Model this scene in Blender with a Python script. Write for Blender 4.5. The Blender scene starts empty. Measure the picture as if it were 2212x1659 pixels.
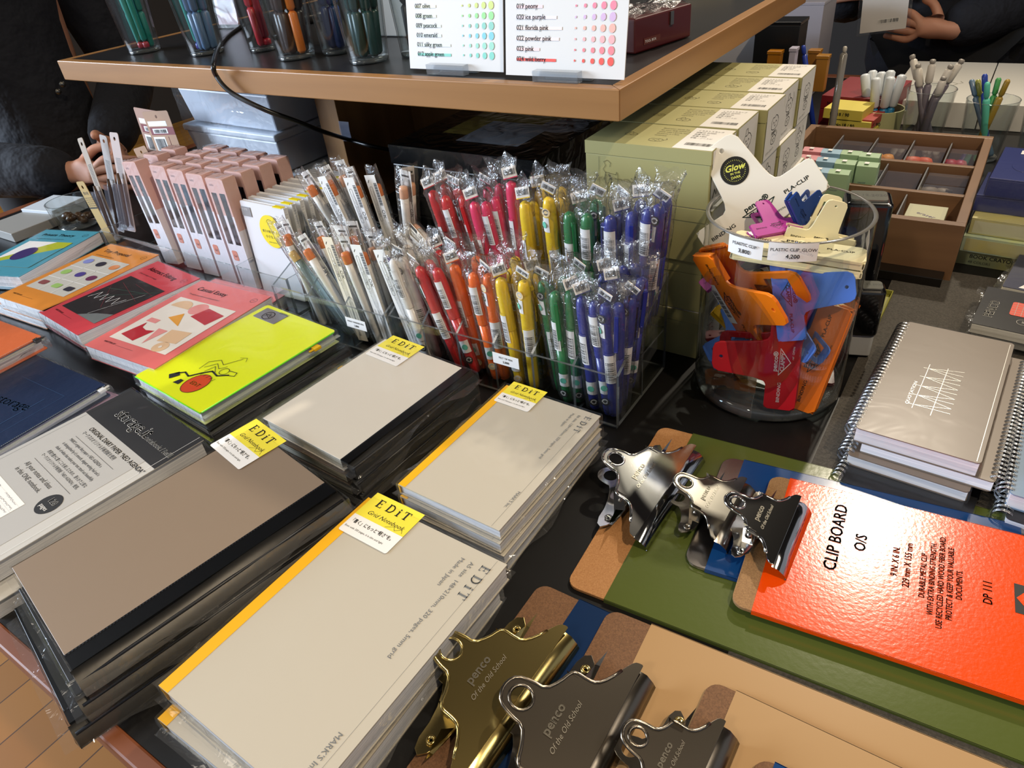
import bpy, math, random
from mathutils import Vector, Matrix, noise
PI=math.pi
sc=bpy.context.scene
COL=sc.collection
random.seed(7)
def rgb(h):
    h=h.lstrip('#'); r=[int(h[i:i+2],16)/255 for i in (0,2,4)]
    return tuple(c/12.92 if c<=.04045 else ((c+.055)/1.055)**2.4 for c in r)+(1.0,)

# ---------------------------------------------------------------- camera
F_PX=1517.85
CAM_P=(0.19798,0.02011,0.47070)
CAM_R=(0.834833,0.542471,-0.093701)
CAM_U=(-0.251824,0.527672,0.811262)
CAM_F=(-0.489529,0.653672,-0.577125)
CP,CR,CU,CF=Vector(CAM_P),Vector(CAM_R),Vector(CAM_U),Vector(CAM_F)
cd=bpy.data.cameras.new('camera'); co=bpy.data.objects.new('camera',cd); COL.objects.link(co)
cd.sensor_width=36; cd.lens=F_PX*36/2212; cd.clip_start=.01; cd.clip_end=60
rot=Matrix((CR,CU,-CF)).transposed()
co.matrix_world=Matrix.Translation(CP)@rot.to_4x4()
sc.camera=co
def ray(px,py): return (CF*F_PX+CR*(px-1106)-CU*(py-829.5)).normalized()
def at(px,py,z=0.0):
    d=ray(px,py); return CP+d*((z-CP.z)/d.z)
def aty(px,py,y):
    d=ray(px,py); return CP+d*((y-CP.y)/d.y)

# ---------------------------------------------------------------- world, lights, exposure
sc.view_settings.view_transform='Standard'; sc.view_settings.look='None'; sc.view_settings.gamma=1
sc.view_settings.use_curve_mapping=False; sc.view_settings.exposure=-0.16
try:
    sc.cycles.transparent_max_bounces=28; sc.cycles.max_bounces=6; sc.cycles.diffuse_bounces=3
    sc.cycles.glossy_bounces=3; sc.cycles.transmission_bounces=4; sc.cycles.caustics_reflective=False; sc.cycles.caustics_refractive=False
    sc.cycles.sample_clamp_indirect=4.0
except Exception: pass
w=bpy.data.worlds.new('world'); sc.world=w; w.use_nodes=True
w.node_tree.nodes['Background'].inputs[0].default_value=(.86,.90,1.0,1); w.node_tree.nodes['Background'].inputs[1].default_value=.34
def lamp(name,kind,loc,target,power,color,size=.05,size_y=None,spot=None,blend=.6,spread=None):
    d=bpy.data.lights.new(name,kind); d.energy=power; d.color=color
    if kind=='AREA':
        d.size=size
        if size_y: d.shape='RECTANGLE'; d.size_y=size_y
        if spread: d.spread=spread
    else: d.shadow_soft_size=size
    if kind=='SPOT': d.spot_size=spot; d.spot_blend=blend
    o=bpy.data.objects.new(name,d); COL.objects.link(o); o.location=loc
    o.rotation_euler=(Vector(target)-Vector(loc)).to_track_quat('-Z','Y').to_euler()
    return o
WARM=(1.0,.80,.56)
lamp('ceiling_spot_right','SPOT',(.95,.12,2.1),(.0,.62,0),125,WARM,.035,spot=1.5,blend=.8)
lamp('ceiling_spot_far','SPOT',(.15,2.55,1.95),(.15,.6,0),185,(1.0,.88,.70),.035,spot=1.1,blend=.8)
lamp('ceiling_spot_behind','SPOT',(-.3,-1.6,2.0),(-.2,.5,0),50,(1.0,.86,.66),.12,spot=1.4,blend=.9)
lamp('daylight_window','AREA',(-4.2,-1.7,1.3),(-.8,.8,.1),390,(.70,.83,1.0),2.2,1.6)
lamp('ambient_fill_left','AREA',(-1.6,-.6,2.22),(-1.6,-.6,0),16,(1.0,.90,.76),.5,1.1)  # added soft fill for ambient light under the closed ceiling, no known fixture
lamp('ambient_fill_far','AREA',(-.9,3.0,2.22),(-.9,3.0,0),16,(1.0,.90,.76),1.1,.5)  # second added ambient fill, stands for no real panel at the far end
lamp('ambient_fill_right','AREA',(1.9,1.0,2.22),(1.9,1.0,0),14,(1.0,.90,.76),.5,1.1)  # third added fill, supplies ambient light from the right, not a shop fitting

# ---------------------------------------------------------------- materials
_mc={}
def mat(name,hexc,rough=.5,metal=0.0,spec=.5,coat=0.0,bump=None,var=None,trans=0,emit=None,ior=None):
    if name in _mc: return _mc[name]
    m=bpy.data.materials.new(name); m.use_nodes=True; nt=m.node_tree; b=nt.nodes['Principled BSDF']
    c=rgb(hexc) if isinstance(hexc,str) else hexc
    b.inputs['Base Color'].default_value=c; b.inputs['Roughness'].default_value=rough
    b.inputs['Metallic'].default_value=metal; b.inputs['Specular IOR Level'].default_value=spec
    if coat: b.inputs['Coat Weight'].default_value=coat; b.inputs['Coat Roughness'].default_value=.06
    if emit: b.inputs['Emission Color'].default_value=c; b.inputs['Emission Strength'].default_value=emit
    tc=None
    if bump or var:
        tc=nt.nodes.new('ShaderNodeTexCoord')
    if bump:
        n=nt.nodes.new('ShaderNodeTexNoise'); n.inputs['Scale'].default_value=bump[0]; n.inputs['Detail'].default_value=3
        bp=nt.nodes.new('ShaderNodeBump'); bp.inputs['Strength'].default_value=bump[1]; bp.inputs['Distance'].default_value=bump[2] if len(bump)>2 else .001
        nt.links.new(tc.outputs['Object'],n.inputs['Vector']); nt.links.new(n.outputs['Fac'],bp.inputs['Height']); nt.links.new(bp.outputs['Normal'],b.inputs['Normal'])
    if var:   # (scale vector, hex2, detail)
        mp=nt.nodes.new('ShaderNodeMapping'); mp.inputs['Scale'].default_value=var[0]
        n=nt.nodes.new('ShaderNodeTexNoise'); n.inputs['Scale'].default_value=1; n.inputs['Detail'].default_value=6; n.inputs['Distortion'].default_value=.6
        rp=nt.nodes.new('ShaderNodeValToRGB'); rp.color_ramp.elements[0].position=.3; rp.color_ramp.elements[1].position=.7
        rp.color_ramp.elements[0].color=c; rp.color_ramp.elements[1].color=rgb(var[1])
        nt.links.new(tc.outputs['Object'],mp.inputs['Vector']); nt.links.new(mp.outputs['Vector'],n.inputs['Vector']); nt.links.new(n.outputs['Fac'],rp.inputs['Fac']); nt.links.new(rp.outputs['Color'],b.inputs['Base Color'])
    _mc[name]=m; return m
def clear(name,tint=(.97,.97,.97),gloss=1.0,rough=.05,bump=None,ior=1.45,milk=0.0,milkc='ffffff'):
    """thin clear plastic or glass: see-through with a fresnel gloss, optionally a little milky"""
    if name in _mc: return _mc[name]
    m=bpy.data.materials.new(name); m.use_nodes=True; nt=m.node_tree; nt.nodes.clear()
    out=nt.nodes.new('ShaderNodeOutputMaterial'); tr=nt.nodes.new('ShaderNodeBsdfTransparent'); tr.inputs[0].default_value=(*tint,1)
    gl=nt.nodes.new('ShaderNodeBsdfAnisotropic') if False else nt.nodes.new('ShaderNodeBsdfGlossy'); gl.inputs['Roughness'].default_value=rough
    fr=nt.nodes.new('ShaderNodeFresnel'); ge=nt.nodes.new('ShaderNodeNewGeometry'); im=nt.nodes.new('ShaderNodeMapRange'); im.inputs['To Min'].default_value=ior; im.inputs['To Max'].default_value=1/ior
    nt.links.new(ge.outputs['Backfacing'],im.inputs['Value']); nt.links.new(im.outputs[0],fr.inputs['IOR'])
    mu=nt.nodes.new('ShaderNodeMath'); mu.operation='MULTIPLY'; mu.inputs[1].default_value=gloss; mu.use_clamp=True
    mx=nt.nodes.new('ShaderNodeMixShader')
    nt.links.new(fr.outputs[0],mu.inputs[0]); nt.links.new(mu.outputs[0],mx.inputs[0])
    base=tr.outputs[0]
    if milk:
        df=nt.nodes.new('ShaderNodeBsdfDiffuse'); df.inputs[0].default_value=rgb(milkc); m2=nt.nodes.new('ShaderNodeMixShader'); m2.inputs[0].default_value=milk
        nt.links.new(tr.outputs[0],m2.inputs[1]); nt.links.new(df.outputs[0],m2.inputs[2]); base=m2.outputs[0]
    nt.links.new(base,mx.inputs[1]); nt.links.new(gl.outputs[0],mx.inputs[2]); nt.links.new(mx.outputs[0],out.inputs[0])
    if bump:
        tc=nt.nodes.new('ShaderNodeTexCoord'); n=nt.nodes.new('ShaderNodeTexNoise'); n.inputs['Scale'].default_value=bump[0]; n.inputs['Detail'].default_value=2; n.inputs['Distortion'].default_value=1.5
        bp=nt.nodes.new('ShaderNodeBump'); bp.inputs['Strength'].default_value=bump[1]; bp.inputs['Distance'].default_value=bump[2]
        nt.links.new(tc.outputs['Object'],n.inputs['Vector']); nt.links.new(n.outputs['Fac'],bp.inputs['Height'])
        nt.links.new(bp.outputs[0],gl.inputs['Normal']); nt.links.new(bp.outputs[0],fr.inputs['Normal'])
    _mc[name]=m; return m
def paper_edge(name,hexc,hex2,scale=900):
    """page block: fine lines stacked along z"""
    if name in _mc: return _mc[name]
    m=mat(name,hexc,.8); nt=m.node_tree; b=nt.nodes['Principled BSDF']
    tc=nt.nodes.new('ShaderNodeTexCoord'); mp=nt.nodes.new('ShaderNodeMapping'); mp.inputs['Scale'].default_value=(6,6,scale)
    n=nt.nodes.new('ShaderNodeTexNoise'); n.inputs['Scale'].default_value=1; n.inputs['Detail'].default_value=2
    rp=nt.nodes.new('ShaderNodeValToRGB'); rp.color_ramp.elements[0].position=.35; rp.color_ramp.elements[1].position=.6
    rp.color_ramp.elements[0].color=rgb(hex2); rp.color_ramp.elements[1].color=rgb(hexc)
    nt.links.new(tc.outputs['Object'],mp.inputs[0]); nt.links.new(mp.outputs[0],n.inputs['Vector']); nt.links.new(n.outputs['Fac'],rp.inputs[0]); nt.links.new(rp.outputs[0],b.inputs['Base Color'])
    return m

# ---------------------------------------------------------------- mesh builder
_tc={}
def text_geo(s):
    if s in _tc: return _tc[s]
    cu=bpy.data.curves.new('t','FONT'); cu.body=s; cu.size=1; cu.resolution_u=2; cu.fill_mode='FRONT'
    ob=bpy.data.objects.new('t',cu); me=ob.to_mesh()
    vs=[tuple(v.co) for v in me.vertices]; fs=[tuple(p.vertices) for p in me.polygons]
    fs=[f if ((Vector(vs[f[1]])-Vector(vs[f[0]])).cross(Vector(vs[f[2]])-Vector(vs[f[0]]))).z>0 else f[::-1] for f in fs]
    ob.to_mesh_clear(); bpy.data.objects.remove(ob); bpy.data.curves.remove(cu)
    wd=max([v[0] for v in vs],default=0)
    _tc[s]=(vs,fs,wd); return _tc[s]
def Tr(x=0,y=0,z=0): return Matrix.Translation((x,y,z))
def Rz(a): return Matrix.Rotation(a,4,'Z')
def Rx(a): return Matrix.Rotation(a,4,'X')
def Ry(a): return Matrix.Rotation(a,4,'Y')
def Sc(x,y,z): return Matrix.Diagonal((x,y,z,1))
def rrect(x0,x1,y0,y1,r,n=5):
    p=[]
    for cx,cy,a in ((x1-r,y1-r,0),(x0+r,y1-r,1),(x0+r,y0+r,2),(x1-r,y0+r,3)):
        for i in range(n+1):
            t=(a+i/n)*PI/2; p.append((cx+r*math.cos(t),cy+r*math.sin(t)))
    return p
def circ(cx,cy,r,n=20,ry=None): return [(cx+r*math.cos(2*PI*i/n),cy+(ry or r)*math.sin(2*PI*i/n)) for i in range(n)]
class MB:
    def __init__(s): s.v=[];s.f=[];s.m=[];s.s=[]
    def add(s,vs,fs,mi=0,M=None,smooth=False):
        o=len(s.v)
        s.v+= [tuple(M@Vector(v)) for v in vs] if M else [tuple(v) for v in vs]
        s.f+=[tuple(i+o for i in f) for f in fs]
        s.m+=[mi]*len(fs) if isinstance(mi,int) else list(mi); s.s+=[smooth]*len(fs); return s
    def box(s,x0,x1,y0,y1,z0,z1,mi=0,M=None):
        vs=[(x,y,z) for z in (z0,z1) for x,y in ((x0,y0),(x1,y0),(x1,y1),(x0,y1))]
        return s.add(vs,[(3,2,1,0),(4,5,6,7),(0,1,5,4),(1,2,6,5),(2,3,7,6),(3,0,4,7)],mi,M)
    def prism(s,pts,z0,z1,mi=0,M=None,smooth=False):
        n=len(pts); vs=[(x,y,z0) for x,y in pts]+[(x,y,z1) for x,y in pts]
        s.add(vs,[tuple(range(n-1,-1,-1)),tuple(range(n,2*n))]+[(i,(i+1)%n,n+(i+1)%n,n+i) for i in range(n)],mi,M,smooth); return s
    def flat(s,pts,z=0,mi=0,M=None):
        return s.add([(x,y,z) for x,y in pts],[tuple(range(len(pts)))],mi,M)
    def rect(s,x0,x1,y0,y1,z=0,mi=0,M=None): return s.flat([(x0,y0),(x1,y0),(x1,y1),(x0,y1)],z,mi,M)
    def line(s,pts,w,z=0,mi=0,M=None):
        for a,b in zip(pts,pts[1:]):
            d=Vector((b[0]-a[0],b[1]-a[1])); 
            if d.length<1e-9: continue
            d.normalize(); n=Vector((-d.y,d.x))*w/2; e=d*w*.3
            s.flat([(a[0]-n.x-e.x,a[1]-n.y-e.y),(b[0]-n.x+e.x,b[1]-n.y+e.y),(b[0]+n.x+e.x,b[1]+n.y+e.y),(a[0]+n.x-e.x,a[1]+n.y-e.y)],z,mi,M)
        return s
    def lathe(s,prof,n=24,mi=0,M=None,smooth=True,sx=1,sy=1):
        vs=[];fs=[];k=len(prof)
        for r,z in prof:
            for i in range(n): vs.append((r*sx*math.cos(2*PI*i/n),r*sy*math.sin(2*PI*i/n),z))
        for j in range(k-1):
            for i in range(n): fs.append((j*n+i,j*n+(i+1)%n,(j+1)*n+(i+1)%n,(j+1)*n+i))
        if prof[0][0]>1e-6: fs.append(tuple(range(n-1,-1,-1)))
        if prof[-1][0]>1e-6: fs.append(tuple(range((k-1)*n,k*n)))
        return s.add(vs,fs,mi,M,smooth)
    def tube(s,path,r,n=8,mi=0,M=None,closed=False):
        P=[Vector(p) for p in path]; k=len(P); vs=[];fs=[]; up=Vector((0,0,1)); prev=None
        for i,p in enumerate(P):
            a=P[(i-1)%k] if (closed or i>0) else p; b=P[(i+1)%k] if (closed or i<k-1) else p
            t=(b-a).normalized()
            if prev is None:
                x=t.cross(up); 
                if x.length<.05: x=t.cross(Vector((1,0,0)))
            else: x=prev-t*prev.dot(t)
            x.normalize(); prev=x; y=t.cross(x); rr=r[i] if isinstance(r,(list,tuple)) else r
            for j in range(n): vs.append(p+x*rr*math.cos(2*PI*j/n)+y*rr*math.sin(2*PI*j/n))
        for i in range(k if closed else k-1):
            for j in range(n): fs.append((i*n+j,i*n+(j+1)%n,((i+1)%k)*n+(j+1)%n,((i+1)%k)*n+j))
        if not closed: fs+= [tuple(range(n-1,-1,-1)),tuple(range((k-1)*n,k*n))]
        return s.add(vs,fs,mi,M,True)
    def ring(s,r,cx,cy,cz,wire=.0005,n=12,mi=0,M=None):
        return s.tube([(cx+r*math.cos(2*PI*i/n),cy,cz+r*math.sin(2*PI*i/n)) for i in range(n)],wire,4,mi,M,True)
    def grid(s,nx,ny,fn,mi=0,M=None,smooth=True):
        vs=[fn(i/nx,j/ny) for j in range(ny+1) for i in range(nx+1)]
        fs=[(j*(nx+1)+i,j*(nx+1)+i+1,(j+1)*(nx+1)+i+1,(j+1)*(nx+1)+i) for j in range(ny) for i in range(nx)]
        return s.add(vs,fs,mi,M,smooth)
    def text(s,t,size,mi=0,M=None,x=0,y=0,z=0,al='l',stretch=1,shear=0,rot=0,bold=0):
        vs,fs,wd=text_geo(t); k={'l':0,'c':.5,'r':1}[al]
        Q=(M or Matrix())@Tr(x,y,z)@Rz(rot)@Matrix(((size*stretch,shear*size,0,-k*wd*size*stretch),(0,size,0,0),(0,0,1,0),(0,0,0,1)))
        s.add(vs,fs,mi,Q)
        if bold:
            for dx,dy in ((bold,0),(0,bold),(bold,bold)): s.add([(a+dx/size,b+dy/size,1e-5) for a,b,c in vs],fs,mi,Q)
        return s
    def bars(s,x0,x1,y0,y1,z=0,mi=0,M=None,seed=1):
        rn=random.Random(seed); x=x0; L=x1-x0
        while x<x1-.01*L:
            w=L*rn.choice((.012,.02,.035)); s.rect(x,min(x+w,x1),y0,y1,z,mi,M); x+=w+L*rn.choice((.014,.022,.03))
        return s
    def scrib(s,x0,x1,y0,y1,z,mi,M=None,w=.0003,seed=1,rows=3):
        rn=random.Random(seed)
        for r in range(rows):
            yy=y1-(y1-y0)*(r+.5)/rows; h=(y1-y0)/rows*.35; n=int((x1-x0)/h/.8)+2
            s.line([(x0+(x1-x0)*i/n,yy+rn.uniform(-h,h)) for i in range(n+1)],w,z,mi,M)
        return s
    def build(s,name,mats,parent=None,bevel=0,seg=2,M=None,sub=0):
        me=bpy.data.meshes.new(name); me.from_pydata(s.v,[],s.f)
        for m in (mats if isinstance(mats,(list,tuple)) else [mats]): me.materials.append(m)
        me.polygons.foreach_set('material_index',s.m); me.polygons.foreach_set('use_smooth',s.s); me.update()
        o=bpy.data.objects.new(name,me); COL.objects.link(o)
        if parent: o.parent=parent
        if M is not None: o.matrix_local=M
        if bevel:
            b=o.modifiers.new('b','BEVEL'); b.width=bevel; b.segments=seg; b.limit_method='ANGLE'; b.angle_limit=.6
        if sub:
            b=o.modifiers.new('s','SUBSURF'); b.levels=sub; b.render_levels=sub
        return o
def tag(o,label,cat,group=None,kind=None):
    if label: o['label']=label
    if cat: o['category']=cat
    if group: o['group']=group
    if kind: o['kind']=kind
    return o
def thing(name,label,cat,M=None,group=None):
    o=bpy.data.objects.new(name,None); COL.objects.link(o); o.empty_display_size=.02
    if M is not None: o.matrix_world=M
    return tag(o,label,cat,group)
def struct(o): o['kind']='structure'; return o
def dup(root,M,label=None,group=None):
    r=root.copy(); COL.objects.link(r); r.matrix_world=M
    if label: r['label']=label
    if group: r['group']=group
    def rec(s,d):
        for ch in s.children:
            c=ch.copy(); COL.objects.link(c); c.parent=d; rec(ch,c)
    rec(root,r); return r
def frame(a,b,z=None):
    """origin a, x axis towards b in plan"""
    d=(b-a); an=math.atan2(d.y,d.x); return Tr(a.x,a.y,a.z if z is None else z)@Rz(an), math.hypot(d.x,d.y)
ORD=['first','second','third','fourth','fifth','sixth','seventh','eighth','ninth','tenth','eleventh','twelfth','thirteenth','fourteenth','fifteenth','sixteenth']

# shared materials
PAPER=mat('white_paper','efeeec',.75); INK=mat('black_ink','17181a',.6); GREYINK=mat('grey_ink','6f7274',.6)
WOOD=mat('oiled_wood','a97c4a',.38,var=((1.2,18,18),'8a6136'),spec=.5)
WOODY=mat('oiled_wood_side','a97c4a',.38,var=((18,1.2,18),'8a6136'),spec=.5)
WOODD=mat('dark_wood','5e3420',.5,var=((14,14,1.5),'3a1f12'))
BLACKTOP=mat('black_laminate','0d0c0c',.42,spec=.3,bump=(900,.08,.0002))
FILM=clear('clear_film',(.985,.985,.985),.6,.13,bump=(16,.34,.003))
FILMC=clear('crinkled_film',(.97,.97,.97),1.6,.16,bump=(90,.7,.003),milk=.04)
ACR=clear('acrylic_sheet',(.96,.97,.97),1.0,.02)
ACRE=clear('acrylic_edge',(.42,.44,.45),1.6,.08,milk=.42,milkc='7d8285')
GLASS=clear('clear_glass',(.93,.95,.95),1.4,.01,ior=1.5)
GLASSE=clear('glass_edge',(.55,.60,.60),1.8,.03,milk=.12,milkc='b8bcc0',ior=1.6)
EDGE=paper_edge('page_edges','f0f1f4','cdd1d9')
EDGEC=paper_edge('cream_page_edges','d9d3c2','a69f8d')
CHROME=mat('chrome','c9c8c6',.10,1.0); STEEL=mat('brushed_steel','8d8880',.25,1.0); BRASS=mat('brass','cdb878',.2,1.0); GUN=mat('gunmetal','857d72',.24,1.0)

# ---------------------------------------------------------------- the setting
b=MB(); b.box(-5,4,-3,5,-.80,-.75)
def plank_mat():
    m=mat('floor_planks','a8723a',.55,spec=.25); nt=m.node_tree; bs=nt.nodes['Principled BSDF']
    tc=nt.nodes.new('ShaderNodeTexCoord'); mp=nt.nodes.new('ShaderNodeMapping'); mp.inputs['Rotation'].default_value=(0,0,PI/2)
    br=nt.nodes.new('ShaderNodeTexBrick'); br.inputs['Scale'].default_value=1; br.inputs['Brick Width'].default_value=.9; br.inputs['Row Height'].default_value=.09; br.inputs['Mortar Size'].default_value=.0015
    br.inputs['Color1'].default_value=rgb('a8702c'); br.inputs['Color2'].default_value=rgb('8c5a22'); br.inputs['Mortar'].default_value=rgb('4a2d16')
    nt.links.new(tc.outputs['Object'],mp.inputs[0]); nt.links.new(mp.outputs[0],br.inputs['Vector']); nt.links.new(br.outputs[0],bs.inputs['Base Color']); return m
struct(b.build('floor',plank_mat()))
WALL=mat('dim_wall','4a453f',.8)
b=MB(); b.box(-5,4,5,5.1,-.75,2.3); struct(b.build('wall_back',mat('dark_wall','2c2927',.8)))
b=MB(); b.box(-5.1,-5,-3,5,-.75,.45); b.box(-5.1,-5,-3,-2.7,.45,2.3); b.box(-5.1,-5,-.3,5,.45,2.3); b.box(-5.1,-5,-2.7,-.3,2.15,2.3); struct(b.build('wall_left',WALL))
b=MB(); b.box(-5.06,-4.98,-2.7,-.3,.45,.5); b.box(-5.06,-4.98,-2.7,-.3,2.1,2.15); b.box(-5.06,-4.98,-2.7,-2.65,.45,2.15); b.box(-5.06,-4.98,-.35,-.3,.45,2.15); b.box(-5.05,-4.99,-1.52,-1.48,.5,2.1)
wf=struct(b.build('window_1',mat('window_frame_paint','d8d8d4',.5)))
b=MB(); b.box(-5.03,-5.02,-2.65,-.35,.5,2.1); g=b.build('pane',clear('window_glass',(.98,.98,.98),1,.02)); g.parent=wf

b=MB(); b.box(-5,4,-3,5,2.30,2.36); struct(b.build('ceiling',mat('dark_ceiling','3a3632',.8)))
# ---------------------------------------------------------------- the display table
TX0,TX1,TY0,TY1=-1.52,1.55,.068,2.02
tbl=thing('display_table','large shop display table with black top and brown wooden edge','table',Tr(0,TY0,-.75))
def child(o,p):
    o.parent=p; o.matrix_parent_inverse=p.matrix_world.inverted(); return o
b=MB(); b.box(TX0,TX1,TY0,TY1,-.03,0); child(b.build('tabletop',BLACKTOP),tbl)
WOODT=mat('table_edge_wood','7e4626',.5,var=((1.5,30,30),'6c3a1c'))
b=MB(); b.box(TX0-.03,TX1+.03,TY0-.013,TY0,-.026,.0008); b.box(TX0-.03,TX1+.03,TY1,TY1+.034,-.034,.0008); b.box(TX0-.03,TX0,TY0,TY1,-.034,.0008); b.box(TX1,TX1+.03,TY0,TY1,-.034,.0008)
child(b.build('edge_trim',WOODT,bevel=.002),tbl)
b=MB(); b.box(TX0,TX1,TY0-.011,TY0-.003,-.031,-.0262); child(b.build('metal_strip',mat('strip_metal','b9b9bb',.3,.8)),tbl)
b=MB(); b.box(TX0+.02,TX1-.02,TY0+.05,TY1-.05,-.16,-.03); child(b.build('apron',WOODD),tbl)
for x in (TX0+.08,TX1-.08):
    for y in (TY0+.12,TY1-.1):
        b=MB(); b.box(x-.04,x+.04,y-.04,y+.04,-.75,-.16); child(b.build('leg',WOODD,bevel=.003),tbl)

# ---------------------------------------------------------------- the raised shelf
SZ=.30; SY0,SY1,SX0,SX1=.668,1.35,-1.165,-.118
shf=thing('raised_shelf','raised wooden display shelf with dark top carrying pen tumblers and colour charts','shelf',Tr(-.64,.95,0))
TOPD=mat('shelf_dark_top','1d1c1d',.32,bump=(700,.1,.0002))
b=MB(); b.box(SX0+.016,SX1-.016,SY0+.016,SY1-.016,SZ-.026,SZ); child(b.build('shelf_top',TOPD),shf)
def mitre(name,pts,z0,z1,m):
    b=MB(); b.prism(pts,z0,z1); child(b.build(name,m,bevel=.0012),shf)
o,i_=(SX0,SX1,SY0,SY1),.016
mitre('edge_board',[(SX0,SY0),(SX1,SY0),(SX1-i_,SY0+i_),(SX0+i_,SY0+i_)],SZ-.03,SZ+.0006,WOOD)
mitre('edge_board',[(SX1,SY0),(SX1,SY1),(SX1-i_,SY1-i_),(SX1-i_,SY0+i_)],SZ-.03,SZ+.0006,WOODY)
mitre('edge_board',[(SX0,SY1),(SX0,SY0),(SX0+i_,SY0+i_),(SX0+i_,SY1-i_)],SZ-.03,SZ+.0006,WOODY)
mitre('edge_board',[(SX1,SY1),(SX0,SY1),(SX0+i_,SY1-i_),(SX1-i_,SY1-i_)],SZ-.03,SZ+.0006,WOOD)
px_=-.80
b=MB(); b.box(px_-.02,px_+.03,.90,1.12,0,SZ-.03); child(b.build('post',mat('post_wood','a97c4a',.45,var=((20,20,2),'8a6136')),bevel=.001),shf)
b=MB(); b.box(px_+.03,-.42,1.09,1.11,0,SZ-.03); child(b.build('back_panel',mat('post_wood','a3764c')),shf)

# ---------------------------------------------------------------- people
SKIN=mat('skin','c08a70',.55); SKIN.node_tree.nodes['Principled BSDF'].inputs['Subsurface Weight'].default_value=.08
NAVY=mat('navy_coat_cloth','060915',.85,bump=(18,.5,.03)); BLACKC=mat('black_coat_cloth','08080c',.8,bump=(20,.5,.03)); TROU=mat('dark_trousers','101114',.9)
HAIR=mat('dark_hair','120d0b',.5)
def skin(name,nodes,edges,m,parent,sub=2,root=0):
    import bmesh
    me=bpy.data.meshes.new(name); me.from_pydata([n[0] for n in nodes],edges,[])
    o=bpy.data.objects.new(name,me); COL.objects.link(o); me.materials.append(m)
    md=o.modifiers.new('skin','SKIN'); md.use_smooth_shade=True; md.branch_smoothing=.4
    if not me.skin_vertices:
        bm=bmesh.new(); bm.from_mesh(me); bm.verts.layers.skin.verify(); bm.to_mesh(me); bm.free()
    for i,n in enumerate(nodes):
        r=n[1]; sv=me.skin_vertices[0].data[i]; sv.radius=(r,r) if isinstance(r,(int,float)) else r; sv.use_root=(i==root)
    sb=o.modifiers.new('sub','SUBSURF'); sb.levels=sub; sb.render_levels=sub
    child(o,parent); return o
def hand_nodes(wr,pd,sd,curl,nrm,base,s=1.0,thumb=1,radk=1.0):
    """wrist point, palm direction, sideways direction (index side), finger curl, palm normal"""
    wr,pd,sd,nrm=Vector(wr),Vector(pd).normalized(),Vector(sd).normalized(),Vector(nrm).normalized()
    nodes=[];edges=[]
    nodes.append((wr+pd*.045*s,(.028*s,.014*s))); pi=base; edges.append((base-1,base))
    for k,(off,ln,r) in enumerate(((.030,.078,.0085),(.010,.086,.0088),(-.010,.080,.0085),(-.029,.062,.0075))):
        kn=wr+pd*(.092-abs(k-1.2)*.004)*s+sd*off*s
        nodes.append((kn,.0105*s*radk)); a=base+len(nodes)-1; edges.append((pi,a)); prev=a; p=kn; d=pd.copy(); c=curl[k] if isinstance(curl,(list,tuple)) else curl
        for seg in (.45,.32,.23):
            d=(d*math.cos(c)+nrm*math.sin(c)).normalized(); nrm2=(nrm-d*nrm.dot(d)).normalized(); nrm_=nrm2; p=p+d*ln*seg*s
            nodes.append((p,r*s*radk*(1-.12*(seg<.4)))); edges.append((prev,base+len(nodes)-1)); prev=base+len(nodes)-1
    t0=wr+pd*.03*s+sd*.03*s+nrm*.006*s; nodes.append((t0,.012*s)); a=base+len(nodes)-1; edges.append((pi,a))
    t1=t0+(pd*.6+sd*.75+nrm*.3).normalized()*.032*s*thumb; nodes.append((t1,.0105*s)); edges.append((a,a+1))
    t2=t1+(pd*.9+sd*.2+nrm*.35).normalized()*.03*s*thumb; nodes.append((t2,.009*s)); edges.append((a+1,a+2))
    return nodes,edges
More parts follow.
